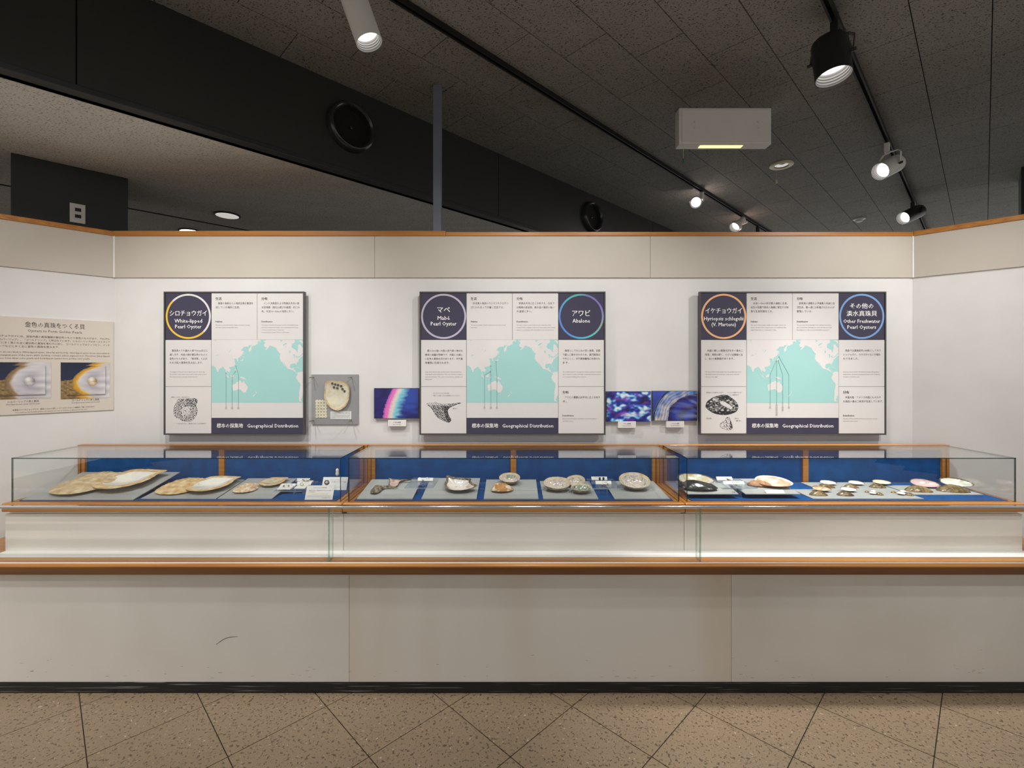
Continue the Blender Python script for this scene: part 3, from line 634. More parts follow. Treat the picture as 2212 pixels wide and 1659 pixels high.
# ================================================================== DISPLAY CASES
XJ = [-2.562, -0.853, 0.866, 2.575]
ZB0, ZB1 = 0.826, 0.869
YF, YK = 2.362, 2.80
GZ = 1.092
case_names = ['left', 'middle', 'right']
case_labels = ['glass-topped display case at the left holding large white-lipped oyster shells',
               'middle glass-topped display case holding winged oysters and abalones',
               'glass-topped display case at the right holding freshwater mussel shells']
MULL = [478, 1109, 1741]
for i in range(3):
    x0, x1 = XJ[i] + 0.0012, XJ[i + 1] - 0.0012
    t = thing('display_case', ((x0 + x1) / 2, YF, ZS), case_labels[i], 'display case', 'glass-topped display cases on the plinth')
    mb = MB(); mb.box(x0, x1, 2.383, 2.405, ZS + 0.0012, 0.811); mb.build('riser_panel', M['riser'], t)
    mb = MB(); mb.box(x0 + 0.012, x1 - 0.012, 2.394, 2.42, 0.811, ZB0); mb.build('recess_strip', M['riser'], t)
    mb = MB(); mb.box(x0, x1, YF, YK + 0.02, ZB0, ZB1); mb.build('wooden_base', M['wood'], t, bevel=0.006)
    g0, g1 = x0 + 0.018, x1 - 0.018
    pane(g0, g1, 2.395, 2.400, ZB1, GZ - 0.005, 'front_glass', t)
    pane(g0, g0 + 0.005, 2.4002, 2.778, ZB1, GZ - 0.005, 'side_glass', t)
    pane(g1 - 0.005, g1, 2.4002, 2.778, ZB1, GZ - 0.005, 'side_glass', t)
    pane(g0, g1, 2.395, 2.778, GZ - 0.005, GZ, 'top_glass', t)
    fr = MB(); fr.box(x0, x1, 2.778, YK + 0.02, 1.067, GZ + 0.002); fr = fr.build('top_rail', M['wood'], t, bevel=0.002)
    for a, b in ((x0, x0 + 0.042), (x1 - 0.042, x1)):
        mb = MB(); mb.box(a, b, 2.778, YK + 0.02, ZB1, 1.067); mb.build('end_post', M['wood'], t, bevel=0.002)
    xm = PY(MULL[i], 1000, 2.78).x
    mb = MB(); mb.box(xm - 0.0165, xm + 0.0165, 2.780, YK + 0.015, ZB1, 1.067); mb.build('mullion', M['wood'], t, bevel=0.002)
    for a, b in ((x0 + 0.042, xm - 0.0165), (xm + 0.0165, x1 - 0.042)):
        mb = MB(); mb.box(a, b, 2.793, YK + 0.018, ZB1, 1.067); mb.build('blue_back_panel', M['blue'], t)
    mb = MB(); mb.box(g0 + 0.026, g1 - 0.026, 2.408, 2.777, ZB1, ZB1 + 0.003); mb.build('blue_felt_floor', M['blue'], t)
ZFELT = ZB1 + 0.003

# ---- grey specimen boards inside the cases
class Plate:
    pass
def plate(xl, xr, yf, zf, yb, zb, lines, label, legs=False, clip_back=None):
    P = Plate(); P.yf, P.zf, P.m = yf, zf, (zb - zf) / (yb - yf); th = 0.004
    t = thing('specimen_board', ((xl + xr) / 2, yf, ZFELT), label, 'specimen board', 'grey specimen boards')
    mb = MB(); mb.hexa([(xl, yf, zf - th), (xr, yf, zf - th), (xr, yb, zb - th), (xl, yb, zb - th), (xl, yf, zf), (xr, yf, zf), (xr, yb, zb), (xl, yb, zb)])
    bd = mb.build('board', M['plate'], t)
    if zb - th - ZFELT > 0.008:                              # easel block behind
        mb = MB(); w = (xr - xl) * 0.3; c = (xl + xr) / 2; mb.box(c - w, c + w, yb - 0.035, yb - 0.02, ZFELT, P.zf + P.m * (yb - 0.035 - yf) - th); mb.build('easel_block', M['plate'], t)
    if legs:
        for x in (xl + 0.05, xr - 0.05):
            mb = MB(); mb.box(x - 0.01, x + 0.01, yf + 0.09, yf + 0.11, ZFELT, P.zf + P.m * 0.09 - th); mb.build('support_block', M['plate'], t)
    def mp(x, y):                                           # x right, y distance from the front edge (negative = up the board)
        Y = yf - y; return Vector((x, Y, zf + P.m * (Y - yf) + 0.0005))
    tx = MB()
    for s, fx, dy, h, wd in lines: put(tx, s, xl + (xr - xl) * fx, -dy, h, mp, w=wd)
    if tx.v: tx.build('lettering', M['ink_pink'], bd)
    P.z = lambda Y: zf + P.m * (Y - yf)
    P.at = lambda u, v: PX(u, v, 0) if False else P._ray(u, v)
    def ray(u, v):
        k = (v - HV) / F; Y = (H - zf + P.m * yf) / (k + P.m); return Vector(((u - CX) / F * Y, Y, P.z(Y)))
    P._ray = ray; P.thing = t
    return P
Z0 = ZFELT + 0.0042
def std(a, b, c, d): return [(a, 0.10, 0.012, 0.011, None), (b, 0.33, 0.012, 0.011, None), (c, 0.62, 0.012, 0.011, None), (d, 0.42, 0.034, 0.013, None)]
PLT = {}
PLT['l1'] = plate(-2.505, -1.938, 2.412, Z0, 2.751, 0.941, [('シロチョウガイ', 0.12, 0.02, 0.013, None), ('Silver-lipped pearl oyster', 0.36, 0.02, 0.013, None), ('Pinctada maxima (Jameson)', 0.62, 0.02, 0.013, None), ('オーストラリア', 0.5, 0.045, 0.014, None)], 'largest grey board at the far left under two huge oyster valves')
PLT['l2'] = plate(-1.914, -1.527, 2.432, Z0, 2.69, 0.911, std('シロチョウガイ', 'Gold-lipped pearl oyster', 'Pinctada maxima (Jameson)', 'フィリピン'), 'grey board in the left case under the yellow-rimmed oyster pair')
PLT['l3'] = plate(-1.519, -1.239, 2.432, Z0, 2.712, 0.914, std('シロチョウガイ', 'White-lipped', 'P. maxima', 'ミャンマー'), 'grey board in the left case under the small flaky oyster pair')
PLT['m1'] = plate(-0.800, -0.514, 2.424, Z0, 2.686, 0.914, std('マベ', 'Large winged', 'Pteria penguin', '奄美大島'), 'grey board at the left of the middle case under two winged shells')
PLT['m2'] = plate(-0.468, -0.185, 2.424, Z0, 2.700, 0.918, std('マベ', 'Large winged', 'Pteria penguin', '沖縄'), 'grey board in the middle case under the single large winged oyster')
PLT['m3'] = plate(-0.148, 0.134, 2.424, Z0, 2.690, 0.912, std('クロアワビ', 'Abalone', 'Haliotis discus', '日本'), 'grey board in the middle case under the orange and white abalone')
PLT['m4'] = plate(0.158, 0.442, 2.424, Z0, 2.716, 0.897, std('アワビ類', 'Abalone', 'Haliotis', ''), 'grey board in the middle case under three open abalones')
PLT['m5'] = plate(0.525, 0.810, 2.424, Z0, 2.716, 0.897, std('クロアワビ', 'Abalone', 'Haliotis gigantea', ''), 'grey board at the right of the middle case under one big abalone')
PLT['r1'] = plate(0.905, 1.169, 2.440, 0.897, 2.62, 0.922, std('イケチョウガイ', 'Hyriopsis', 'schlegelii', '琵琶湖'), 'raised grey board at the left of the right case under the black mussel', legs=True)
PLT['r2'] = plate(1.205, 1.490, 2.440, 0.897, 2.70, 0.915, [], 'raised grey board in the right case under the large salmon mussel', legs=True)
def flat_board(poly, lines, label, z=Z0):
    P = Plate(); P.z = lambda Y: z; P.at = lambda u, v: PX(u, v, z)
    t = thing('specimen_board', (sum(p[0] for p in poly) / len(poly), min(p[1] for p in poly), ZFELT), label, 'specimen board', 'grey specimen boards')
    mb = MB(); mb.prism(poly, ZFELT + 0.0002, z); bd = mb.build('board', M['plate'], t)
    tx = MB()
    for s, u, v, h in lines:
        q = PX(u, v, z); put(tx, s, q.x, -q.y, h, lambda x, y: Vector((x, -y, z + 0.0005)))
    if tx.v: tx.build('lettering', M['ink_pink'], bd)
    return P
yf3, ym3, yb3 = 2.428, 2.60, 2.772
xl3 = PX(1767, 1081.6, Z0).x; xr3 = PX(2009, 1081, Z0).x
PLT['r3'] = flat_board([(xl3, yf3), (xr3, yf3), (xr3, yb3), (xl3 + 0.145, yb3), (xl3 + 0.145, 2.612), (xl3, 2.612)],
    [('カワシンジュガイ', 1775, 1079, 0.012), ('ドブガイ', 1832, 1079, 0.012), ('マシジミ', 1905, 1079, 0.012), ('シジミ', 1960, 1079, 0.012), ('カラスガイ', 1798, 1060.5, 0.012), ('ヌマガイ', 1853, 1060, 0.012), ('イシガイ', 1912, 1060, 0.012)],
    'wide L-shaped grey board in the right case carrying many small mussels')
PLT['r4'] = flat_board([(xr3 + 0.012, 2.505), (2.50, 2.505), (2.50, 2.70), (xr3 + 0.012, 2.70)], [('ピンクヒールスプリッター', 1996, 1069.5, 0.013), ('ウォッシュボード', 2075, 1069.5, 0.013)], 'grey board at the far right under the pink and the white mussel pairs')

# ================================================================== SHELLS
OUT = dict(
    oyster=[(-0.62,0.86),(-0.15,0.96),(0.40,0.95),(0.92,0.90),(0.86,0.55),(0.97,0.15),(0.97,-0.25),(0.80,-0.62),(0.45,-0.92),(0.0,-1.0),(-0.45,-0.92),(-0.80,-0.65),(-0.97,-0.25),(-0.95,0.2),(-0.80,0.52)],
    round=[(-0.6,0.75),(0.0,0.92),(0.6,0.75),(0.93,0.3),(0.95,-0.25),(0.7,-0.7),(0.25,-0.97),(-0.25,-0.97),(-0.7,-0.7),(-0.95,-0.25),(-0.93,0.3)],
    abalone=[(-1.0,-0.05),(-0.92,0.35),(-0.6,0.68),(-0.15,0.82),(0.35,0.80),(0.75,0.58),(0.98,0.2),(0.98,-0.2),(0.75,-0.56),(0.35,-0.76),(-0.15,-0.78),(-0.6,-0.62),(-0.92,-0.36)],
    mussel=[(-1.0,0.02),(-0.85,0.36),(-0.5,0.55),(-0.05,0.58),(0.4,0.50),(0.8,0.26),(1.0,-0.06),(0.86,-0.30),(0.45,-0.46),(0.0,-0.50),(-0.5,-0.44),(-0.86,-0.26)],
    wing=[(-1.05,0.98),(-0.6,0.82),(-0.1,0.72),(0.5,0.70),(1.3,0.74),(2.1,0.78),(2.1,0.70),(1.4,0.58),(0.75,0.42),(0.56,0.05),(0.62,-0.45),(0.40,-0.92),(-0.05,-1.0),(-0.45,-0.78),(-0.72,-0.25),(-0.86,0.35)],
    mabe=[(-1.0,0.95),(-0.55,0.80),(0.1,0.72),(0.7,0.66),(0.78,0.40),(1.05,0.05),(1.35,-0.15),(1.05,-0.50),(0.5,-0.75),(-0.1,-0.80),(-0.55,-0.62),(-0.85,-0.2),(-0.9,0.35)],
)
def shell(kind, P, u, v, r, up, outer, nacre, label, cat='shell', name='oyster_shell', group=None, yaw=0, tilt=0, roll=0, depth=0.25, sy=1.0, apex=(0, 0.1), lip=0.86, thick=0.03, jag=0.03, bump=0.02, seed=1, power=2.2, rimmat=None, fine=9.0, holes=None, loc=None, frame=None):
    """one valve; up='in' shows the nacre, up='out' the outside; r is the half width in metres"""
    n = 72; ol = spline(OUT[kind], n); ax, ay = apex
    ol = [(x * (1 + jag * nz(3.1 * math.cos(i * 2 * math.pi / n) * fine / 3 + seed, 3.1 * math.sin(i * 2 * math.pi / n) * fine / 3, seed)), y * (1 + jag * nz(i * 0.9, seed * 2.0))) for i, (x, y) in enumerate(ol)]
    D = depth * r; tk = thick * r
    def ring(t, z): return [(r * (ax + (x - ax) * t), r * sy * (ay + (y - ay) * t), z) for x, y in ol]
    def wob(p, t):
        a = bump * r
        return a * (nz(p[0] / r * 4, p[1] / r * 4, seed) * 0.6 + nz(p[0] / r * fine, p[1] / r * fine, seed + 5) * 0.5 + 0.35 * math.sin(t * 38 + 3 * nz(p[0] / r * 2, p[1] / r * 2, seed))) * min(1, 4 * (1.02 - t)) 
    ts = [0.06, 0.16, 0.28, 0.4, 0.52, 0.63, 0.73, 0.81, 0.87, 0.92, 0.965, 1.0]
    def surf(mb, tl, zf, flip, wf=None, centre=True):
        o = len(mb.v)
        for t in tl:
            for p in ring(t, 0):
                mb.v.append(Vector((p[0], p[1], zf(t) + (wf(p, t) if wf else 0))))
        for a in range(len(tl) - 1):
            for k in range(n):
                q = [o + a * n + k, o + a * n + (k + 1) % n, o + (a + 1) * n + (k + 1) % n, o + (a + 1) * n + k]
                mb.f.append(q[::-1] if flip else q); mb.m.append(0)
        if centre:
            q = [o + k for k in range(n)]; mb.f.append(q if not flip else q[::-1]); mb.m.append(0)
    if up == 'out':
        O = MB(); surf(O, ts, lambda t: D * (1 - t ** power) ** 0.85 if t < 1 else 0, True, wob)
        I = None; rim = None
        surf(O, [0.985, 0.9, 0.6, 0.2], lambda t: max(0.0, D * max(0, 1 - t ** power) ** 0.85 - tk) * 0.9, False)
        parts = [('outer_shell', O, outer)]
    else:
        bowl = (lambda t: D * 0.5 * (1 - math.cos(math.pi * t))) if power == 0 else (lambda t: D * t ** power)
        zo = bowl
        zi = lambda t: bowl(t) + tk * (1 - t ** 5)
        O = MB(); surf(O, ts, zo, False, lambda p, t: 0.7 * wob(p, t) - 0.0005)
        Rm = MB(); tl = [lip, lip + (1 - lip) * 0.35, lip + (1 - lip) * 0.7, 1.0]; surf(Rm, tl, zi, True, lambda p, t: 0.5 * wob(p, t), centre=False)
        I = MB(); il = [t for t in ts if t < lip - 0.02] + [lip]; surf(I, il, zi, True, lambda p, t: 0.12 * wob(p, t))
        parts = [('outer_shell', O, outer), ('shell_margin', Rm, rimmat or outer), ('nacre_lining', I, nacre)]
    c = loc if loc is not None else P.at(u, v)
    Rm_ = frame if frame is not None else (Matrix.Rotation(yaw, 4, 'Z') @ Matrix.Rotation(tilt, 4, 'X') @ Matrix.Rotation(roll, 4, 'Y'))
    Mx = Matrix.Translation(c) @ Rm_
    for _, mb, _m in parts: mb.xf(Mx)
    if frame is None:
        lift = min(p.z - P.z(p.y) for _, mb, _m in parts for p in mb.v)
        for _, mb, _m in parts: mb.v = [p - Vector((0, 0, lift - 0.0004)) for p in mb.v]
        c = Vector((c.x, c.y, P.z(c.y)))
    t = thing(name, c, label, cat, group)
    for nm, mb, m in parts: mb.build(nm, m, t, smooth=60)
    return t, Mx
m_ = M
GL = 'shell specimens in the left case'; GM = 'shell specimens in the middle case'; GR = 'shell specimens in the right case'
rad = math.radians
shell('oyster', PLT['l1'], 190, 1048, 0.150, 'out', m_['sh_pale'], None, 'huge pale rough oyster valve lying hollow side down at the far left', group=GL, yaw=rad(-10), tilt=rad(8), depth=0.22, bump=0.05, jag=0.05, seed=2, apex=(0.1, 0.45))
shell('oyster', PLT['l1'], 276, 1045, 0.143, 'in', m_['sh_pale'], m_['na_white'], 'huge open oyster valve with white nacre and tan border at the far left', group=GL, yaw=rad(-8), tilt=rad(10), depth=0.22, sy=0.95, jag=0.04, seed=3, lip=0.72, power=0, rimmat=m_['sh_gold'])
shell('oyster', PLT['l2'], 393, 1053, 0.115, 'out', m_['sh_gold'], None, 'golden-brown rough oyster valve lying hollow side down in the left case', group=GL, yaw=rad(-6), tilt=rad(6), depth=0.24, bump=0.05, jag=0.05, seed=4, apex=(0.1, 0.4))
shell('oyster', PLT['l2'], 457, 1053, 0.112, 'in', m_['sh_gold'], m_['na_white'], 'open oyster valve with a yellow line around its white nacre', group=GL, yaw=rad(-6), tilt=rad(8), depth=0.22, jag=0.04, seed=5, lip=0.74, power=0, rimmat=m_['sh_gold'])
shell('oyster', PLT['l3'], 531, 1058, 0.062, 'out', m_['sh_spiky'], None, 'small flaky scaly oyster valve lying hollow side down', group=GL, yaw=rad(8), tilt=rad(4), depth=0.3, bump=0.12, jag=0.12, seed=6, fine=16, apex=(0.1, 0.3))
shell('oyster', PLT['l3'], 590, 1046, 0.064, 'in', m_['sh_spiky'], m_['na_grey'], 'small open oyster valve with a wide scalloped tan rim', group=GL, yaw=rad(-4), tilt=rad(8), depth=0.24, bump=0.06, jag=0.10, seed=7, lip=0.70, power=0, fine=16, rimmat=m_['sh_gold'])
shell('wing', PLT['m1'], 816, 1060, 0.045, 'out', m_['sh_dark'], None, 'dark rough winged oyster valve with a long thin tail at the front', group=GM, name='winged_oyster_shell', yaw=rad(-12), tilt=rad(4), depth=0.30, sy=1.25, apex=(0, 0.48), bump=0.08, seed=8)
shell('wing', PLT['m1'], 853, 1047, 0.043, 'in', m_['sh_dark'], m_['na_pink'], 'winged oyster valve showing pinkish-brown nacre behind the dark one', group=GM, name='winged_oyster_shell', yaw=rad(-2), tilt=rad(16), depth=0.34, sy=1.15, apex=(0, 0.5), seed=9, lip=0.84)
shell('mabe', PLT['m2'], 990, 1056, 0.082, 'in', m_['sh_dark'], m_['na_mabe'], 'large winged oyster with white nacre and a purple-brown frilled border', group=GM, name='winged_oyster_shell', yaw=rad(-8), tilt=rad(18), depth=0.40, apex=(-0.05, 0.1), seed=10, lip=0.82, jag=0.08, bump=0.04, power=1.8, rimmat=m_['sh_dark'])
shell('abalone', PLT['m3'], 1085, 1060, 0.060, 'out', m_['sh_orange'], None, 'orange and white knobbly abalone lying hollow side down', group=GM, name='abalone_shell', yaw=rad(10), depth=0.56, sy=0.9, bump=0.09, seed=11, apex=(-0.35, 0.0), fine=12)
shell('abalone', PLT['m3'], 1101, 1044, 0.058, 'in', m_['sh_abal'], m_['na_iris'], 'open iridescent abalone resting behind the orange one', group=GM, name='abalone_shell', tilt=rad(20), depth=0.62, power=2.8, seed=12, lip=0.88, rimmat=m_['sh_rim'])
shell('abalone', PLT['m4'], 1203, 1058, 0.073, 'in', m_['sh_abal'], m_['na_iris'], 'largest of three clustered open abalones with a broken spiky left lip', group=GM, name='abalone_shell', tilt=rad(18), yaw=rad(-4), depth=0.56, power=2.8, seed=13, lip=0.86, jag=0.07, rimmat=m_['sh_rim'])
shell('abalone', PLT['m4'], 1243, 1049, 0.054, 'in', m_['sh_abal'], m_['na_iris'], 'tilted open abalone at the back of the cluster of three', group=GM, name='abalone_shell', tilt=rad(26), yaw=rad(8), roll=rad(-8), depth=0.6, power=2.8, seed=14, lip=0.85, rimmat=m_['sh_rim'])
shell('abalone', PLT['m4'], 1255, 1064, 0.056, 'in', m_['sh_abal'], m_['na_green'], 'green iridescent open abalone at the front of the cluster of three', group=GM, name='abalone_shell', tilt=rad(10), yaw=rad(8), depth=0.50, power=2.8, seed=15, lip=0.9, rimmat=m_['sh_rim'])
shell('abalone', PLT['m5'], 1369, 1054, 0.084, 'in', m_['sh_abal'], m_['na_iris'], 'big open oval abalone alone on the rightmost board of the middle case', group=GM, name='abalone_shell', tilt=rad(24), depth=0.55, power=2.8, seed=16, lip=0.87, sy=1.02, rimmat=m_['sh_rim'])
shell('mussel', PLT['r1'], 1502, 1044, 0.098, 'in', m_['sh_brown'], m_['na_grey'], 'large open mussel with grey and gold nacre behind the black valve', group=GR, name='mussel_shell', tilt=rad(16), yaw=rad(-4), depth=0.26, seed=17, lip=0.93, sy=1.1)
shell('mussel', PLT['r1'], 1508, 1056, 0.100, 'out', m_['sh_black'], None, 'glossy black mussel valve lying hollow side down', group=GR, name='mussel_shell', yaw=rad(-4), depth=0.34, seed=18, bump=0.03, apex=(-0.3, 0.2), sy=0.9)
shell('mussel', PLT['r2'], 1640, 1049, 0.062, 'out', m_['sh_tan'], None, 'brown mussel valve tucked behind the large salmon-coloured one', group=GR, name='mussel_shell', yaw=rad(-8), depth=0.4, seed=19, bump=0.05, sy=1.1)
shell('mussel', PLT['r2'], 1670, 1050, 0.092, 'in', m_['sh_tan'], m_['na_salmon'], 'large open mussel with salmon and gold nacre behind a white card', group=GR, name='mussel_shell', yaw=rad(-16), tilt=rad(18), depth=0.30, seed=20, lip=0.90, sy=1.1, rimmat=m_['na_white'])
SM = [  # u, v, half width, open?, material, label
    (1788, 1047.5, 0.045, 1, 'na_white', 'white open mussel in the back row next to the mullion', -1),
    (1786, 1053, 0.043, 0, 'sh_brown', 'brown closed-side mussel in the back row next to the mullion', -3),
    (1849, 1047.5, 0.041, 1, 'na_white', 'white open mussel second in the back row', -12),
    (1839, 1053, 0.038, 0, 'sh_olive', 'olive mussel valve second in the back row', -12),
    (1904, 1047, 0.048, 1, 'na_gold', 'cream open mussel third in the back row with a brown rim', -9),
    (1896, 1053, 0.042, 0, 'sh_brown', 'brown mussel valve with pale beak third in the back row', -10),
    (1774, 1061.5, 0.047, 1, 'na_salmon', 'open mussel with orange streaks at the front left corner of the wide board', -8),
    (1768, 1069.5, 0.046, 0, 'sh_olive', 'olive mussel valve at the front left corner of the wide board', -3),
    (1832, 1062, 0.042, 1, 'na_white', 'white open mussel in the middle of the front row', 0),
    (1826, 1070, 0.042, 0, 'sh_brown', 'dark mussel valve with white beak in the middle of the front row', -6)]
for k, (u, v, r, o, mt, lb, yw) in enumerate(SM):
    shell('mussel', PLT['r3'], u, v, r, 'in' if o else 'out', m_['sh_brown'] if o else m_[mt], m_[mt] if o else None, lb, group=GR, name='mussel_shell', yaw=rad(yw), tilt=rad(16 if o else 2), depth=0.36 if o else 0.42, seed=30 + k, lip=0.93, bump=0.025)
for k, (u, v, r, o, lb) in enumerate([
    (1873, 1063.5, 0.013, 0, 'tiny brown clam left of the first clam cluster'), (1886, 1062.5, 0.015, 1, 'tiny white clam at the back of the first clam cluster'),
    (1885, 1067.5, 0.019, 1, 'tiny open white clam at the front of the first clam cluster'), (1900, 1069, 0.020, 0, 'tiny brown clam at the right of the first clam cluster'),
    (1930, 1064.5, 0.014, 0, 'tiny brown clam left of the second clam cluster'), (1950, 1063.5, 0.017, 1, 'tiny white clam at the back of the second clam cluster'),
    (1946, 1068.5, 0.021, 1, 'tiny open white clam at the front of the second clam cluster'), (1965, 1070, 0.021, 0, 'tiny brown clam at the right of the second clam cluster')]):
    shell('round', PLT['r3'], u, v, r, 'in' if o else 'out', m_['sh_olive'], m_['na_white'], lb, group=GR, name='clam_shell', tilt=rad(14 if o else 0), depth=0.45 if o else 0.65, seed=50 + k, sy=0.8, lip=0.93, bump=0.01)
shell('mussel', PLT['r4'], 1996, 1051.5, 0.066, 'in', m_['sh_brown'], m_['na_rose'], 'pink-lined open mussel at the right of the case', group=GR, name='mussel_shell', yaw=rad(-20), tilt=rad(22), depth=0.34, seed=60, lip=0.94, sy=1.1, loc=None)
shell('mussel', PLT['r4'], 1984, 1061, 0.066, 'out', m_['sh_olive'], None, 'olive-brown mussel valve in front of the pink-lined one', group=GR, name='mussel_shell', yaw=rad(-10), depth=0.44, seed=61)
shell('mussel', PLT['r4'], 2064, 1051, 0.078, 'in', m_['sh_brown'], m_['na_white'], 'white-lined open mussel at the far right of the case', group=GR, name='mussel_shell', yaw=rad(-14), tilt=rad(20), depth=0.34, seed=62, lip=0.90, sy=1.1, jag=0.05)
shell('mussel', PLT['r4'], 2059, 1061, 0.078, 'out', m_['sh_brown'], None, 'dark ridged mussel valve with a pale beak at the far right', group=GR, name='mussel_shell', yaw=rad(-8), depth=0.42, seed=63, bump=0.05)

# ================================================================== SMALL ITEMS IN THE CASES
def support_y(z, v): return (H - z) * F / (v - HV)
def easel_card(uL, uR, vt, vb, zs, lean, label, lines=(), name='caption_card', group='white caption cards', skew=0):
    """stiff card whose lower edge stands at height zs and that leans back by lean metres; lines: (text, x fraction, y fraction, height fraction, width fraction)"""
    Y = support_y(zs, vb); xl = (uL - CX) / F * Y; xr = (uR - CX) / F * Y; zt = H + (HV - vt) / F * (Y + lean)
    ob = MB(); th = 0.0018; up = Vector((0, lean, zt - zs)); n = up.cross(Vector((1, 0, 0))).normalized()
    if n.y > 0: n = -n
    a = Vector((xl, Y, zs)); b = Vector((xr, Y, zs)); c = b + up; d = a + up
    k = Vector((0, 0.0006, 0))
    bk = -n * th
    ob.hexa([a, b, b + bk, a + bk, d, c, c + bk, d + bk])
    t = thing(name, ((xl + xr) / 2, Y, zs), label, 'card', group)
    card = ob.build('card', M['card'], t)
    ft_ = MB(); pr_ = (a + b) / 2 + up * 0.55 - n * th; ft_.add([pr_ + Vector((-0.008, 0, 0)), pr_ + Vector((0.008, 0, 0)), Vector((pr_.x + 0.008, pr_.y + 0.012, zs)), Vector((pr_.x - 0.008, pr_.y + 0.012, zs))], [(0, 1, 2, 3)]); ft_.build('prop', M['card'], t)
    mp = lambda x, y: a + Vector((1, 0, 0)) * ((xr - xl) * x) + up * (1 - y) + n * 0.0004
    tx = MB(); hh = up.length; ww = xr - xl
    for s, fx, fy, fh, fw in lines:
        vs, fs = glyphs(s); x0 = min(p[0] for p in vs); x1 = max(p[0] for p in vs)
        tx.add([mp(fx + (p[0] - x0) / (x1 - x0) * fw, fy - p[1] * fh) for p in vs], fs)
    if tx.v: tx.build('lettering', M['ink_grey'], card)
    return t
def acrylic_stand(x0, x1, y0, y1, z, bx0, bx1, by0, by1, label, zbase=None):
    t = thing('acrylic_stand', ((x0 + x1) / 2, y0, ZFELT), label, 'acrylic stand', 'clear acrylic stands')
    pane(x0, x1, y0, y1, z - 0.006, z, 'top_sheet', t, 'acr_edge', 'acrylic')
    mb = MB(); mb.box(bx0, bx1, by0, by1, ZFELT, z - 0.0062); mb.m = [0, 0, 0, 1, 0, 1]; mb.build('base_block', [M['acrylic'], M['acr_edge']], t)
    return t
def holder(x, y, z, w, d, label, jewel='ring', group='small jewels on white holders'):
    t = thing('jewel_holder', (x, y, z), label, 'jewel', group)
    mb = MB(); mb.hexa([(x - w, y, z), (x + w, y, z), (x + w, y + d, z), (x - w, y + d, z), (x - w, y, z + 0.005), (x + w, y, z + 0.005), (x + w, y + d, z + 0.012), (x - w, y + d, z + 0.012)]); mb.build('white_base', M['card'], t, bevel=0.001)
    zt = z + 0.012
    if jewel == 'ring':
        mb = MB(); mb.tube([(x + 0.008 * math.cos(a), y + d * 0.6, zt + 0.006 + 0.008 * math.sin(a)) for a in [k * math.pi / 8 for k in range(17)]], 0.0014, 6); mb.build('gold_ring', M['brass'], t)
        mb = MB(); mb.lathe([(0.001, 0.004), (0.0035, 0.0025), (0.004, 0), (0.0035, -0.0025), (0.001, -0.004)], (x, y + d * 0.6, zt + 0.016), (0, 0, 1), 12); mb.build('pearl', M['pearl'], t, smooth=80)
    elif jewel == 'pair':
        for dx in (-0.012, 0.014):
            mb = MB(); mb.lathe([(0.001, 0.005), (0.004, 0.003), (0.005, 0), (0.004, -0.003), (0.001, -0.005)], (x + dx, y + d * 0.5, zt + 0.003), (0, 0, 1), 12); mb.build('earring', M['brass'], t, smooth=80)
    else:
        mb = MB(); mb.tube([(x + 0.020 * math.cos(a), y + d * 0.6, zt + 0.012 - 0.012 * math.sin(a)) for a in [k * math.pi / 10 for k in range(11)]], [0.001] + [0.003] * 9 + [0.001], 6); mb.build('gold_brooch', M['brass'], t)
        mb = MB(); mb.lathe([(0.001, 0.005), (0.004, 0.003), (0.005, 0), (0.004, -0.003), (0.001, -0.005)], (x, y + d * 0.55, zt + 0.004), (0, 0, 1), 12); mb.build('pearl', M['pearl'], t, smooth=80)
    return t
# left case
za = 0.897
acrylic_stand(-1.267, -1.116, 2.503, 2.715, za, -1.17, -1.118, 2.515, 2.56, 'clear acrylic stand carrying three small jewels in the left case')
holder(-1.222, 2.520, za + 0.0003, 0.036, 0.052, 'pair of small earrings on a white base at the front left of the acrylic stand', 'pair')
holder(-1.145, 2.535, za + 0.0003, 0.029, 0.052, 'gold ring with a pearl on a white base at the right of the acrylic stand', 'ring')
holder(-1.165, 2.640, za + 0.0003, 0.036, 0.040, 'gold crescent brooch on a white base at the back of the acrylic stand', 'brooch')
easel_card(603.5, 637, 1044.5, 1051.5, za + 0.0004, 0.016, 'narrow white caption card behind the small earrings in the left case', [('シロチョウガイ真珠', 0.3, 0.6, 0.4, 0.5)])
easel_card(640, 671, 1040.5, 1047.5, za + 0.0004, 0.016, 'narrow white caption card behind the gold ring in the left case', [('シロチョウガイ', 0.5, 0.55, 0.4, 0.4)])
easel_card(636, 668, 1033, 1040, za + 0.0004, 0.014, 'narrow white caption card behind the crescent brooch in the left case', [('シロチョウガイ', 0.5, 0.55, 0.4, 0.4)])
easel_card(658, 718, 1048.5, 1079.5, ZFELT, 0.03, 'large white paper card at the front right of the left case', [('シロチョウガイ天然真珠', 0.24, 0.20, 0.085, 0.5), ('連結珠（実測）と湖南珠 南洋の海から湖の輸送', 0.1, 0.38, 0.06, 0.8), ('高い天然真珠です。', 0.1, 0.48, 0.06, 0.26), ('A compound pearl from pinna by shell', 0.2, 0.62, 0.05, 0.6), ('A natural specimen of compound pearl comprising several small pearls grown', 0.07, 0.73, 0.04, 0.84), ('together Natural pearl from the natural sea of southern seas', 0.07, 0.79, 0.04, 0.8), ('協力 愛媛県 三宅亨', 0.62, 0.89, 0.06, 0.28)])
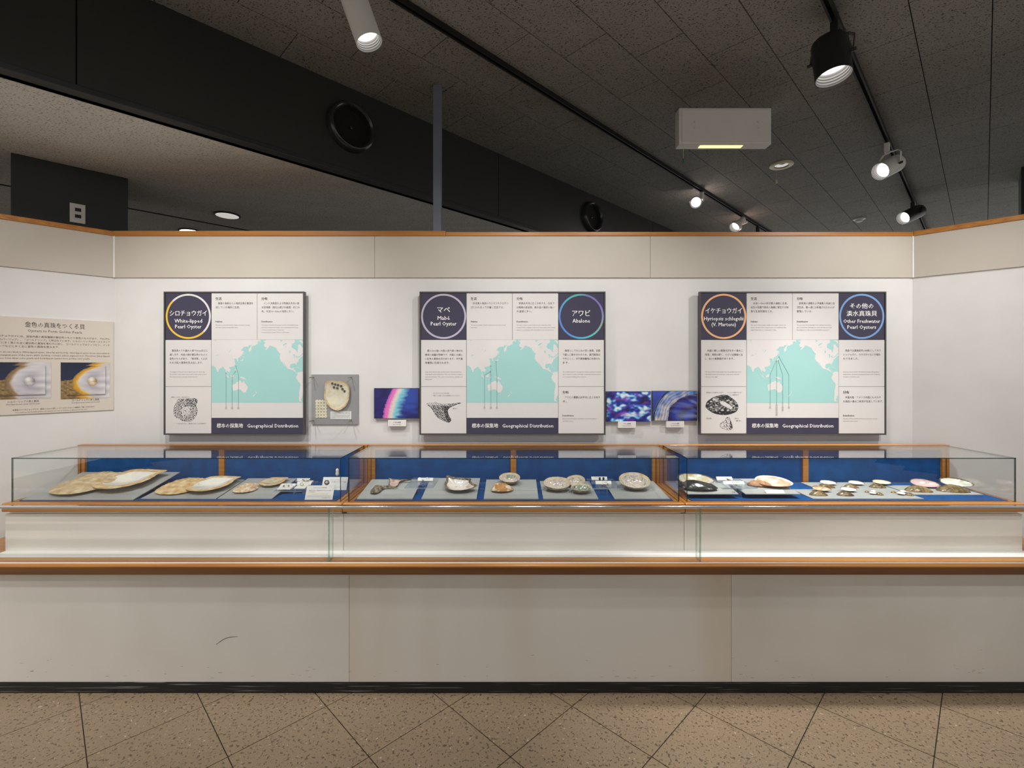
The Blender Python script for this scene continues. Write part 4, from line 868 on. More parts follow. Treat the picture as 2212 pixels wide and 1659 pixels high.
easel_card(694, 748, 1030.5, 1058.5, ZFELT, 0.03, 'white paper card at the back right of the left case behind a brooch', [('オアシアのブレスレット', 0.3, 0.24, 0.08, 0.55), ('真珠と銀製のブレスレットで南洋の海', 0.36, 0.36, 0.06, 0.58), ('使った珍しいもの。大きさも数珠', 0.36, 0.44, 0.06, 0.58), ('Bracelet', 0.3, 0.66, 0.06, 0.28), ('Natural pearls of the southern seas', 0.2, 0.8, 0.05, 0.7)])
c = PX(706, 1056, ZFELT); c.y = 2.575; c.x = (706 - CX) / F * 2.575
t = thing('pearl_brooch', (c.x, c.y, ZFELT), 'round pearl brooch on a wire stem in front of the back paper card', 'brooch')
mb = MB(); mb.tube([(c.x, c.y, ZFELT), (c.x, c.y, 0.912)], 0.0012, 6); mb.build('wire_stem', M['black_metal'], t)
mb = MB(); mb.tube([(c.x + 0.011 * math.cos(a), c.y, 0.923 + 0.011 * math.sin(a)) for a in [k * math.pi / 8 for k in range(17)]], 0.0035, 8); mb.build('silver_ring', M['sh_dark'], t, smooth=60)
mb = MB(); mb.lathe([(0.001, 0.008), (0.006, 0.005), (0.008, 0), (0.006, -0.005), (0.001, -0.008)], (c.x, c.y - 0.001, 0.923), (0, 0, 1), 16); mb.build('pearl', M['pearl'], t, smooth=80)
xb = (728.5 - CX) / F * 2.69
t = thing('baroque_pearl', (xb, 2.69, ZFELT), 'white peanut-shaped baroque pearl upright on a slim stand by the case corner', 'pearl')
mb = MB(); mb.lathe([(0.014, 0), (0.014, 0.003), (0.0025, 0.005), (0.0025, 0.058)], (xb, 2.69, ZFELT), (0, 0, 1), 16); mb.build('stand', M['acrylic'], t, smooth=40)
mb = MB(); mb.lathe([(0.001, 0), (0.006, 0.002), (0.0098, 0.010), (0.0095, 0.018), (0.0080, 0.025), (0.0088, 0.032), (0.0085, 0.038), (0.005, 0.044), (0.001, 0.046)], (xb, 2.69, 0.930), (0, 0, 1), 18); mb.build('pearl_body', M['pearl'], t, smooth=80)
# middle case, left stand
zm = 0.917
acrylic_stand(-0.571, -0.420, 2.49, 2.715, zm, -0.510, -0.468 - 0.004, 2.53, 2.57, 'clear acrylic stand with three white pearls in the middle case')
for k, (u, lb) in enumerate(((907, 'leftmost of three white pearls on the acrylic stand'), (913.5, 'middle and nearest of three white pearls on the acrylic stand'), (922.5, 'rightmost of three white pearls on the acrylic stand'))):
    y = 2.655 if k != 1 else 2.625; x = (u - CX) / F * y
    t = thing('mounted_pearl', (x, y, zm), lb, 'pearl', 'white pearls on the acrylic stand')
    mb = MB(); mb.lathe([(0.004, 0), (0.0025, 0.004)], (x, y, zm + 0.0003), (0, 0, 1), 12); mb.build('seat', M['acr_edge'], t)
    mb = MB(); mb.lathe([(0.0005, 0), (0.0045, 0.0015), (0.0065, 0.0065), (0.0045, 0.0115), (0.0005, 0.013)], (x, y, zm + 0.003), (0, 0, 1), 16); mb.build('pearl_body', M['pearl'], t, smooth=80)
easel_card(902, 935, 1032, 1038.6, zm + 0.0004, 0.012, 'narrow white caption card behind three pearls in the middle case', [('マベ　半円真珠', 0.3, 0.5, 0.36, 0.5)])
# middle case, right stand
zn = 0.914
acrylic_stand(0.4226, 0.5757, 2.49, 2.70, zn, 0.462, 0.505, 2.50, 2.54, 'clear acrylic stand with green earrings in the middle case')
easel_card(1278, 1312, 1029.5, 1036.5, zn + 0.0004, 0.012, 'narrow white caption card behind the two green earrings', [('アワビ真珠', 0.1, 0.5, 0.3, 0.3)])
easel_card(1287, 1321, 1038.5, 1045.8, zn + 0.0004, 0.014, 'narrow white caption card in front of the two green earrings', [('アワビ　半円真珠', 0.35, 0.55, 0.3, 0.4)])
for k, (u, lb) in enumerate(((1295.5, 'left green iridescent earring on the acrylic stand'), (1303.5, 'right green iridescent earring on the acrylic stand'))):
    y = 2.64; x = (u - CX) / F * y
    t = thing('green_earring', (x, y, zn), lb, 'earring', 'green earrings on the acrylic stand')
    for zz in (0.0065, 0.017):
        mb = MB(); mb.lathe([(0.0005, 0.0055), (0.005, 0.004), (0.0068, 0), (0.005, -0.004), (0.0005, -0.0055)], (x, y, zn + zz), (0, 1, 0.3), 14); mb.build('cabochon', pm('dark_teal_stone', lin(40, 92, 84), lin(20, 50, 50), 90, rough=0.12), t, smooth=80)
for u, v, lb in ((1301, 1048.5, 'small gold ear stud at the front of the acrylic stand'), (1313, 1048, 'small gold shell-shaped charm at the front of the acrylic stand')):
    c = PX(u, v, zn); t = thing('gold_charm', c, lb, 'charm', 'gold charms on the acrylic stand'); r_ = 0.004 if u < 1305 else 0.0065
    mb = MB(); mb.lathe([(r_ * 0.3, 0), (r_, r_ * 0.5), (r_ * 0.8, r_ * 1.2), (0.0005, r_ * 1.5)], c + Vector((0, 0, 0.0003)), (0, 0, 1), 10); mb.build('gold_body', M['brass'], t, smooth=60)
    mb = MB(); mb.lathe([(0.0005, 0), (r_ * 0.4, r_ * 0.3), (0.0005, r_ * 0.7)], c + Vector((0, 0, r_ * 1.4)), (0, 0, 1), 8); mb.build('pearl_tip', M['pearl'], t, smooth=60)
# right case stand
zr_ = 0.932
acrylic_stand(1.118, 1.262, 2.43, 2.625, zr_, 1.174, 1.200, 2.47, 2.52, 'clear acrylic stand with two clear cups in the right case')
easel_card(1549, 1583, 1029.5, 1037, zr_ + 0.0004, 0.014, 'narrow white caption card at the back of the acrylic stand in the right case', [('イケチョウガイ', 0.3, 0.5, 0.3, 0.4)])
easel_card(1564, 1609, 1039, 1046, zr_ + 0.0004, 0.014, 'narrow white caption card at the front of the acrylic stand in the right case', [('淡水真珠', 0.4, 0.5, 0.3, 0.4)])
for u, v, lb in ((1574, 1038.5, 'clear cup of tiny pearls at the back of the stand in the right case'), (1593, 1050.5, 'clear cup of tiny pearls at the front of the stand in the right case')):
    c = PX(u, v, zr_); t = thing('acrylic_cup', c, lb, 'cup', 'clear cups of tiny pearls')
    mb = MB(); r_ = 0.021 if v < 1045 else 0.024; mb.lathe([(0.001, 0.001), (r_, 0.001), (r_, 0.018), (r_ - 0.0015, 0.018), (r_ - 0.0015, 0.0025), (0.001, 0.0025)], c, (0, 0, 1), 20); mb.build('cup_wall', M['acrylic'], t, smooth=40)
    rr = random.Random(int(u))
    for k in range(6):
        a = rr.uniform(0, 6.28); q = rr.uniform(0.2, 0.7) * r_; p = c + Vector((q * math.cos(a), q * math.sin(a), 0.003))
        mb = MB(); mb.lathe([(0.0004, 0), (0.0034, 0.0012), (0.0042, 0.0042), (0.0034, 0.0072), (0.0004, 0.0084)], p, (0, 0, 1), 8); mb.build('seed_pearl', M['pearl'] if k % 2 else M['brass'], t, smooth=80)
P2 = PLT['r2']; q = P2.at(1675, 1065)
easel_card(1656, 1696, 1058, 1065.5, q.z + 0.0005, 0.02, 'white caption card in front of the large salmon mussel', [('スエヒロタンスイ', 0.2, 0.45, 0.22, 0.5), ('Freshwater pearl mussel', 0.2, 0.8, 0.16, 0.6)])

# ================================================================== WALL BOARDS
YBD = 2.904
def BP(u, v): return PY(u, v, YBD - 0.0005)
def ring_mesh(cu, cv, r1, r0, cols, n=96):
    mb = MB(); k = YBD / F
    if callable(cols): mb.col = []
    for i in range(n):
        a = 2 * math.pi * i / n
        for r in (r0, r1):
            mb.v.append(BP(cu + r * math.cos(a), cv - r * math.sin(a)))
            if callable(cols): mb.col.append(cols(math.degrees(a)))
    for i in range(n):
        j = (i + 1) % n; mb.f.append([2 * i, 2 * i + 1, 2 * j + 1, 2 * j]); mb.m.append(0 if callable(cols) or not cols else cols[i])
    return mb
MAPS = dict(
 asia=[(35,20),(1175,20),(1190,60),(1185,85),(1150,50),(1130,55),(1125,75),(1100,80),(1120,100),(1115,125),(1085,130),(1040,165),(1020,160),(985,175),(970,200),(965,260),(940,290),(918,315),(905,270),(903,240),(930,210),(985,130),(975,128),(950,165),(930,140),(910,155),(895,190),(860,180),(835,190),(800,185),(770,220),(728,262),(735,272),(775,280),(775,320),(760,365),(730,400),(705,430),(680,430),(650,470),(660,495),(655,520),(640,525),(632,500),(620,470),(608,468),(590,458),(558,480),(570,500),(590,500),(575,520),(582,550),(590,585),(585,600),(570,630),(545,645),(490,660),(450,665),(450,690),(478,720),(475,755),(450,778),(425,765),(395,745),(385,770),(400,800),(420,830),(425,850),(410,840),(385,795),(370,760),(368,720),(340,715),(325,685),(300,655),(275,665),(205,715),(198,755),(185,785),(170,770),(135,690),(130,665),(115,668),(85,630),(35,628)],
 america=[(1300,20),(1290,45),(1255,40),(1245,55),(1290,80),(1290,105),(1255,135),(1270,165),(1270,180),(1330,205),(1290,250),(1310,260),(1375,200),(1395,150),(1405,170),(1435,155),(1450,175),(1500,185),(1525,215),(1540,200),(1570,260),(1600,300),(1650,355),(1648,375),(1635,370),(1635,420),(1630,460),(1665,530),(1700,550),(1705,575),(1750,640),(1757,633),(1718,566),(1735,570),(1775,640),(1800,680),(1830,705),(1920,730),(1965,755),(2015,800),(2035,795),(2055,830),(2020,885),(2015,920),(2040,960),(2070,1010),(2100,1030),(2115,1070),(2105,1150),(2085,1260),(2090,1320),(2075,1390),(2090,1460),(2145,1482),(2150,1465),(2125,1440),(2130,1400),(2150,1380),(2145,1355),(2165,1330),(2178,1290),(2178,770),(2150,765),(2110,775),(2095,765),(2045,795),(2015,785),(2000,765),(2000,735),(1955,715),(1965,690),(1975,668),(1940,675),(1925,695),(1890,690),(1870,655),(1880,605),(1900,585),(1940,590),(1970,575),(2005,590),(2025,625),(2030,610),(2025,575),(2060,530),(2070,490),(2125,440),(2140,410),(2178,405),(2178,205),(2150,205),(2135,170),(2110,130),(2075,130),(2060,150),(2065,235),(2050,255),(2050,310),(2035,320),(2015,265),(1965,235),(1920,215),(1905,180),(1925,115),(1970,100),(1990,60),(1975,35),(1985,20)],
 australia=[(515,1090),(530,1070),(590,1050),(620,1010),(660,1005),(690,975),(725,990),(730,1015),(770,1030),(778,985),(790,985),(815,1040),(860,1090),(880,1120),(878,1160),(850,1220),(840,1250),(790,1255),(760,1250),(740,1215),(705,1185),(650,1185),(600,1205),(545,1215),(535,1205),(530,1160)],
 guinea=[(685,880),(740,890),(790,900),(830,930),(852,962),(830,950),(800,940),(770,950),(745,925),(715,905)],
 borneo=[(475,865),(510,850),(550,810),(560,850),(540,905),(490,895)], sumatra=[(350,815),(400,850),(440,900),(440,920),(400,890)], java=[(455,930),(510,936),(580,945),(505,945)],
 sulawesi=[(575,885),(595,880),(590,930),(575,920)], luzon=[(585,700),(600,700),(590,740),(575,725)], mindanao=[(612,788),(632,788),(620,806)],
 honshu=[(690,520),(740,505),(765,460),(780,465),(772,512),(720,528)], hokkaido=[(775,410),(810,420),(785,438)], kyushu=[(668,545),(685,542),(676,565)], sakhalin=[(780,280),(795,290),(797,380),(783,372)],
 nz_n=[(1055,1215),(1075,1240),(1100,1255),(1080,1285),(1065,1250)], nz_s=[(1048,1290),(1060,1300),(1015,1360),(995,1345)], tasmania=[(805,1285),(828,1290),(815,1312)],
 cuba=[(2000,648),(2072,672),(2060,686)], hispaniola=[(2090,682),(2125,690),(2100,702)], lanka=[(203,790),(219,800),(208,813)], baffin=[(2062,62),(2110,60),(2178,128),(2178,52),(2120,30)])
LAKES = [[(1935,382),(1970,350),(1997,380),(1975,392)], [(1963,445),(1965,400),(1987,395),(1977,450)], [(1998,400),(2040,398),(2035,430),(2025,447)], [(2040,428),(2100,403),(2170,333),(2177,347),(2110,412),(2050,442)],
 [(1645,20),(1702,45),(1650,72)], [(1700,150),(1730,115),(1790,95),(1797,115),(1720,160)], [(1740,207),(1775,180),(1792,190)], [(1850,290),(1875,258),(1887,320),(1865,337)], [(398,233),(422,275),(410,272)], [(437,316),(480,250),(487,265),(450,312)], [(138,410),(145,380),(197,378),(196,388),(155,392)], [(100,30),(150,30),(130,52)], [(228,348),(248,362),(236,370)]]
def board(nm, label, cols, rows, items):
    """cols, rows: panel edges in photo pixels; builds frame and returns panel maker"""
    a = BP(cols[0], rows[0]); b = BP(cols[-1], rows[-1]); fw = 0.008
    t = thing(nm, ((a.x + b.x) / 2, YBD, b.z - fw), label, 'information board', 'framed information boards on the back wall')
    for n_, x0, x1, z0, z1 in (('frame_bar', a.x - fw, b.x + fw, a.z, a.z + fw), ('frame_bar', a.x - fw, b.x + fw, b.z - fw, b.z), ('frame_bar', a.x - fw, a.x, b.z, a.z), ('frame_bar', b.x, b.x + fw, b.z, a.z)):
        mb = MB(); mb.box(x0, x1, YBD - 0.004, YBD + 0.022, z0, z1); mb.build(n_, M['frame'], t)
    mb = MB(); mb.box(a.x, b.x, YBD + 0.006, YBD + 0.022, b.z, a.z); mb.build('backing', M['frame'], t)
    mb = MB(); mb.box(a.x + 0.08, b.x - 0.08, YBD + 0.022, YW - 0.0005, b.z + 0.08, a.z - 0.08); mb.build('wall_bracket', M['frame'], t)
    def panel(u0, u1, v0, v1, name, mat):
        p = BP(u0, v0); q = BP(u1, v1); g = 0.0011
        mb = MB(); mb.box(p.x + g, q.x - g, YBD, YBD + 0.006, q.z + g, p.z - g); return mb.build(name, mat, t)
    return t, panel
def info(panel, u0, u1, v0, v1, head=None, body=(), sub=None, eng=(), hb=15, bb=24.5, sb=63.5, eb=70.4):
    p = panel(u0, u1, v0, v1, 'text_panel', M['panel'])
    k = MB(); g = MB(); hd = MB()
    if head: put(hd, head, u0 + 9.3, v0 + hb, 7.0, BP, w=12.8, bold=0.18)
    for i, s in enumerate(body):
        ind = len(s) - len(s.lstrip('　')); put(k, s.lstrip('　'), u0 + 9.3 + ind * 4.8, v0 + bb + i * 8.65, 5.4, BP, w=sum(0.55 if ord(q) < 128 else 1 for q in s[ind:]) * 4.78)
    if sub:
        sh_ = MB(); put(sh_, sub, u0 + 9.3, v0 + sb, 5.0, BP, bold=0.1); sh_.build('subheading_lettering', M['ink'], p)
    for i, s in enumerate(eng): put(g, s, u0 + 9.3, v0 + eb + i * 5.3, 3.1, BP, w=min(len(s) * 1.28, u1 - u0 - 16))
    if hd.v: hd.build('heading_lettering', M['ink'], p)
    if k.v: k.build('body_lettering', M['ink'], p)
    if g.v: g.build('small_lettering', M['ink_grey'], p)
    return p
def title(panel, u0, u1, v0, v1, lines, ring_mats, ring_cols=None):
    p = panel(u0, u1, v0, v1, 'title_panel', M['navy']); cu, cv = (u0 + u1) / 2, (v0 + v1) / 2
    ring_mesh(cu, cv, 48.8, 44.8, ring_cols).build('circle_ring', ring_mats, p)
    tx = MB()
    for s, w, y, h in lines: put(tx, s, cu, y, h, BP, w=w, al='C', bold=0.16)
    tx.build('title_lettering', M['ink_white'], p)
def mapp(panel, u0, u1, v0, lines, dots, marks):
    """sea chart: lines in photo pixels, marks: (u, v, numeral)"""
    p = panel(u0, u1, v0, 903, 'map_panel', M['panel'])
    ou = u0 - 1007.6; mf = lambda x, y: BP(1005 + x / 10.843 + ou, 732 + y / 10.843)
    def mf2(e): return lambda x, y: mf(x, y) - Vector((0, e, 0))
    s = MB(); s.poly2([(37, 20), (2176, 20), (2176, 1495), (37, 1495)], mf); s.build('sea', M['sea'], p)
    l = MB()
    for nm_, pts in MAPS.items(): l.poly2([(min(max(x, 37), 2176), max(y, 20)) for x, y in pts], mf2(0.0003))
    l.build('continents', M['land'], p)
    l = MB()
    for pts in LAKES: l.poly2(pts, mf2(0.0006))
    l.build('lakes', M['sea'], p)
    l = MB()
    for pts in lines:
        for i in range(len(pts) - 1):
            a, b = Vector(pts[i] + (0,)), Vector(pts[i + 1] + (0,)); n = (b - a).normalized(); n = Vector((-n.y, n.x, 0)) * 0.30
            f = lambda q: BP(q.x, q.y) - Vector((0, 0.0009, 0)); l.add([f(a - n), f(a + n), f(b + n), f(b - n)], [(0, 1, 2, 3)])
    l.build('leader_lines', M['line'], p)
    l = MB()
    for u, v in dots: l.disc(BP(u, v) - Vector((0, 0.0011, 0)), (0, 1, 0), 0.0026, 10)
    for u, v, s_ in marks: put(l, s_, u, v + 1.9, 5.4, lambda x, y: BP(x, y) - Vector((0, 0.0009, 0)), al='C')
    l.build('map_marks', M['ink_grey'], p)
    bar = panel(u0, u1, 903, 936.6, 'caption_bar', M['navy'])
    tx = MB(); put(tx, '標本の採集地', u0 + 11.8, 923.4, 10.6, BP, w=56.5, bold=0.16); tx.build('caption_lettering', M['ink_white'], bar)
    tx = MB(); put(tx, 'Geographical Distribution', u0 + 77.5, 923.4, 10.8, BP, w=110, bold=0.16); tx.build('translated_lettering', M['ink_white'], bar)
INK = lin(40, 38, 40); PAPER = lin(222.5, 219.5, 216.5)
def engraving(panel, u0, u1, v0, v1, shapes, notes):
    p = panel(u0, u1, v0, v1, 'drawing_panel', M['panel'])
    for k, (outline, fn) in enumerate(shapes):
        ol = spline(outline, 90); xs = [q[0] for q in ol]; ys = [q[1] for q in ol]
        a0, a1, b0, b1 = min(xs) - 2, max(xs) + 2, min(ys) - 2, max(ys) + 2
        to = lambda x, y: BP(u0 + x * (u1 - u0) / 100, v0 + y * (v1 - v0) / 100) + Vector((0, 0.00035, 0))
        def col(s, t):
            x = a0 + (a1 - a0) * s; y = b0 + (b1 - b0) * t
            if not inside(x, y, ol): return PAPER
            edge = min((x - q[0]) ** 2 + (y - q[1]) ** 2 for q in ol[::2]) ** 0.5
            return INK if (edge < 0.9 or fn(x, y)) else PAPER
        picture('shell_drawing', to, a0, a1, b0, b1, 190, 150, col, M['print_matt'], p)
    tx = MB()
    for s, x, y, w in notes: put(tx, s, u0 + x * (u1 - u0) / 100, v0 + y * (v1 - v0) / 100, 3.2, BP, w=w)
    tx.build('note_lettering', M['ink_grey'], p)

R0, R1, R2_, R3 = 632.8, 734, 835, 936.6
# board 1
c = [357, 456.5, 555.6, 655]
t, pn = board('information_board', 'framed information board about the white-lipped pearl oyster with a yellow and white ring', c, [R0, R3], None)
segs = []
for i in range(96):
    a = (i + 0.5) * 360 / 96; segs.append(0 if (a < 135 or a > 315) else 1)
title(pn, c[0], c[1], R0, R1, [('シロチョウガイ', 80, 681.5, 13.5), ('White-lipped', 59.5, 697, 11.5), ('Pearl Oyster', 57, 709.3, 11.5)], [M['ring_white'], M['ring_yellow']], segs)
info(pn, c[1], c[2], R0, R1, '生活', ['　海藻や海綿などの海底生物が集落を', '成している場所に生息。'], 'Habitat', ['The species can be found where clumps of seaweed, sponges,', 'and other forms of seabed life thrive.'])
info(pn, c[2], c[3], R0, R1, '分布', ['　インド洋東部および西南太平洋の南', '北回帰線（南北23度27分緯度）内に分', '布。水深10〜50mの海底に多い。'], 'Distribution', ['The oyster is found in the eastern reaches of the Indian Ocean', 'and in the southwestern Pacific in the area between the Tropic', 'of Cancer and the Tropic of Capricorn.', 'It can be found at depths of from 10-50 meters.'])
info(pn, c[0], c[1], R1, R2_, None, ['　真珠貝のうち最大の貝で30cmほどに', '達します。内面の縁が銀白色のものと', '金色のものがあり、「南洋珠」とよば', 'れる大粒の真珠を生み出します。'], None, ['This biggest of all pearl oysters grows up to 30 cm in size.', 'The border on the inside of the shell is either gold or silver.', "The oyster produces the large 'South Sea Pearl'."], bb=25.5)
oys = [(28,27),(38,26),(52,25.5),(66,25.5),(70,31),(67,40),(70,50),(68,60),(63,68),(57,73),(48,75),(38,73),(30,69),(20,63),(18,53),(19,43),(24,34)]
engraving(pn, c[0], c[1], R2_, R3, [(oys, lambda x, y: nz(x * 0.42 + 0.25 * nz(x * .2, y * .2), y * 0.62, 3) + 0.7 * nz(x * 1.3, y * 1.5, 8) > 0.02 + (0.28 if (abs(x - 45) < 9 and abs(y - 52) < 9) else -0.12 if y < 42 and x > 45 else 0.0))],
          [('殻表はうこんがかり、鱗片は成長する。', 13, 24, 40), ('くぼみはかすか。', 26, 80, 20), ('鱗片は薄くてとがる。からだに不規則になる。', 51, 80, 38)])
mapp(pn, c[1], c[3], R1, [[(488.3, 805.8), (488.3, 879)], [(508.4, 803), (501.8, 811.5), (501.4, 879)], [(509.9, 791), (515.6, 811.5), (515, 879)]], [(488.3, 805.8), (508.4, 803), (509.9, 791)], [(488.3, 881.6, '①'), (501.4, 881.6, '②'), (515, 881.6, '③')])
# board 2
c = [909, 1007.6, 1106.8, 1206, 1305]
t, pn = board('information_board', 'framed information board about the mabe pearl oyster and abalone between the nacre photographs', c, [R0, R3], None)
title(pn, c[0], c[1], R0, R1, [('マベ', 27.5, 674.5, 15), ('Mabé', 26, 691, 12), ('Pearl Oyster', 55.5, 703.2, 12)], [M['ring_lilac']])
def hue(a):
    st = [(0, (140, 150, 196)), (40, (130, 110, 190)), (75, (120, 130, 180)), (105, (90, 190, 170)), (150, (90, 160, 215)), (190, (96, 132, 215)), (230, (88, 140, 215)), (265, (90, 170, 210)), (300, (90, 196, 190)), (335, (150, 170, 150)), (360, (140, 150, 196))]
    for i in range(len(st) - 1):
        if st[i][0] <= a <= st[i + 1][0]:
            f = (a - st[i][0]) / (st[i + 1][0] - st[i][0]); return lin(*[st[i][1][k] * (1 - f) + st[i + 1][1][k] * f for k in range(3)])
title(pn, c[3], c[4], R0, R1, [('アワビ', 38.5, 682.3, 15), ('Abalone', 37.6, 697, 12)], [M['print']], hue)
info(pn, c[1], c[2], R0, R1, '生活', ['　砂泥質の海底のウミマツやクロサン', 'ゴにかたまって付着し生息する。'], 'Habitat', ['The species attaches itself to a kind of coral on the muddy', 'sea bottom.'])
info(pn, c[2], c[3], R0, R1, '分布', ['　熱帯太平洋に広く分布する。日本で', 'は奄美大島以南。高水温の潮流の強い', '水道部に多い。'], 'Distribution', ['This type of oyster can be found across a wide area of the', 'tropical Pacific. In Japan, it thrives in seas south of the Amami', 'Islands, in sea channels with warm waters and a strong current.'])
info(pn, c[0], c[1], R1, R2_, None, ['　膨らみの強い大型の貝で長く伸びた', '棒状の後翼が特徴です。内面には美し', 'い虹色の真珠光沢があります。半円真', '珠養殖に利用されます。'], None, ['Large, thick oysters make up this species, characterized by a', 'stick-shaped lower shell section. The inner shell has a rainbow', 'colored pearl luster. The oyster is used for the cultivation of', 'half-pearls.'], bb=25.8)
info(pn, c[3], c[4], R1, R2_, None, ['　食用としてなじみの深い巻貝。足筋', 'で盛んに動きまわるため、真円真珠は', 'できにくく、半円真珠養殖に利用され', 'ます。'], None, ['The shellfish prized for its meat. Its retractor muscle is so active', 'that it is hard to produce perfectly round pearls with this species,', 'so it is used for half-pearl production.'], bb=25.5)
info(pn, c[3], c[4], R2_, R3, '分布', ['　アワビの種類は太平洋に広く分布す', 'る。'], 'Distribution', ['Many species belonging to the family are found throughout', 'the Pacific Ocean.'], bb=25.4, sb=64.4)
mab = [(12.5,37),(19,34.5),(27,35),(32,32.5),(36,35.5),(48,36),(62,36.5),(75,35.5),(86.5,34.2),(87,36),(75,40),(64,45),(59.5,50),(60,57),(63,64),(66.5,70),(65,74.5),(60,76.5),(50,73),(38,67),(30,58),(25,49),(19,43)]
engraving(pn, c[0], c[1], R2_, R3, [(mab, lambda x, y: nz(x * 0.7 + y * 0.35, y * 0.5 - x * 0.15, 2) + 0.6 * nz(x * 1.6, y * 1.6, 7) > -0.10 - 0.30 * (1 if (x - 50) > (y - 50) * 0.3 and y > 42 else 0) + (0.25 if y < 40 and x < 60 else 0))],
          [('ウグイスガイやワニガイとおなじ仲間。', 27, 15.5, 35), ('付着している姿が、まるで小鳥が枝にとまっているよう。', 27, 20.5, 58), ('翼が長い。', 70, 48, 10)])
k1 = lambda x, y: (1005 + x / 10.843, 732 + y / 10.843)
mapp(pn, c[1], c[3], R1, [[k1(583, 770), k1(450, 853), k1(450, 1592)], [k1(600, 638), k1(600, 1592)], [k1(720, 530), k1(742, 880), k1(742, 1592)]], [k1(583, 770), k1(600, 638), k1(720, 530)], [k1(450, 1617) + ('①',), k1(600, 1617) + ('②',), k1(742, 1617) + ('③',)])
# board 3
c = [1514, 1612.6, 1712, 1812, 1911]
t, pn = board('information_board', 'framed information board about freshwater pearl mussels with orange and blue rings', c, [R0, R3], None)
title(pn, c[0], c[1], R0, R1, [('イケチョウガイ', 78.5, 676.2, 13.5), ('Hyriopsis schlegelii', 85, 692, 11.5), ('(V. Martens)', 52.6, 704.6, 11.5)], [M['ring_orange']])
title(pn, c[3], c[4], R0, R1, [('その他の', 51, 665.8, 13), ('淡水真珠貝', 65.5, 682, 13), ('Other Freshwater', 79.5, 697.5, 11.2), ('Pearl Oysters', 62, 710.3, 11.2)], [M['ring_blue']])
info(pn, c[1], c[2], R0, R1, '生活', ['　水深1〜5mの砂泥質の湖底に生息。', '幼生の段階で特定の魚類に寄生する特', '異な生育形態をとる。'], 'Habitat', ['The oyster lives in sandy, muddy soil at depths of from 1-5', 'meters. Its larvae find a unique source of nourishment: they', 'attach themselves to certain kinds of fish.'])
info(pn, c[2], c[3], R0, R1, '分布', ['　琵琶湖の湖南および湖東の内湖に自', '然生息。霞ヶ浦には移植されたものが', '繁殖している。'], 'Distribution', ['The species is found naturally in the southern and eastern', 'parts of Lake Biwa. Nowadays the oyster also breeds in Lake', 'Kasumigaura, to which it was artificially transplanted.'])
info(pn, c[0], c[1], R1, R2_, None, ['　内面に美しい真珠光沢をもつ淡水二', '枚貝。貝殻は厚く、小さい主擬歯と左', '2、右1の後側歯があります。'], None, ['The inner shell of this bivalve has a beautiful luster to it.', 'The shell is thick, and it has two teeth on the left valve', 'and one on the right.'], bb=25.4)
info(pn, c[3], c[4], R1, R2_, None, ['　西欧では真珠研究の材料としてカワ', 'シンジュガイ、カラスガイなどが使わ', 'れてきました。'], None, ['In Europe, various kinds of freshwater mussels (Margaritifera', 'margaritifera, Christaria plicata) have been used to study the', 'formation of natural pearls.'], bb=25.4)
info(pn, c[3], c[4], R2_, R3, '分布', ['　中国大陸・アメリカ大陸にもそれぞ', 'れ独自の淡水二枚貝が生息しています。'], 'Distribution', ['The lakes of China and North America are the home of other', 'distinctive native kinds.'], bb=25.4, sb=64.4)
ike = [(10,42),(13,33),(20,27),(30,21.5),(38,19.5),(48,17.5),(58,18.5),(66,23),(74,29),(81,37),(82,46),(78,53),(68,58),(55,60.5),(42,60),(28,57),(18,51),(12,46)]
sml = [(56,66),(62,66),(65,72),(69,82),(69,89),(62,92.5),(52,91),(44,87),(42,81),(46,76),(52,73)]
engraving(pn, c[0], c[1], R2_, R3, [
    (ike, lambda x, y: nz(x * 0.16, y * 0.6, 1) + 0.8 * nz(x * 0.6, y * 1.6, 4) > -0.20 + (0.75 if (x - 55) ** 2 / 190 + ((y - 39) - (x - 55) * 0.45) ** 2 / 22 < 1 else 0) + (0.5 if (x - 33) ** 2 / 50 + (y - 26) ** 2 / 12 < 1 else 0) - (0.35 if x < 20 or y < 27 or y > 52 else 0)),
    (sml, lambda x, y: nz(x * 0.35 - y * 0.15, y * 0.8, 6) > 0.18 - (0.5 if x > 64 else 0))],
    [('成長脈はここが分離することが多い。', 12, 14, 38), ('クリスタルと間違うやすいが、', 58, 14, 31), ('はと まーの側線があるる。', 58, 19, 26), ('殻頂は前縁。', 12, 69, 12), ('幼貝では', 74, 69, 9), ('後翼が長い。', 77, 74, 12)])
k3 = lambda x, y: (1300 + x / 3.511, 610 + y / 3.511)
mapp(pn, c[1], c[3], R1, [[k3(1321, 597), k3(1276, 700), k3(1276, 941)], [k3(1325, 597), k3(1325, 922)], [k3(1337, 593), k3(1371, 700), k3(1371, 941)], [k3(1344, 566), k3(1418, 700), k3(1418, 941)]], [k3(1322, 595), k3(1337, 592), k3(1343, 565)],
     [k3(1276, 950) + ('①',), k3(1325, 931) + ('④',), k3(1325, 950) + ('⑤',), k3(1325, 968) + ('⑥',), k3(1325, 987) + ('⑦',), k3(1325, 1005) + ('⑨',), k3(1371, 950) + ('②',), k3(1371, 968) + ('⑧',), k3(1418, 950) + ('③',)])

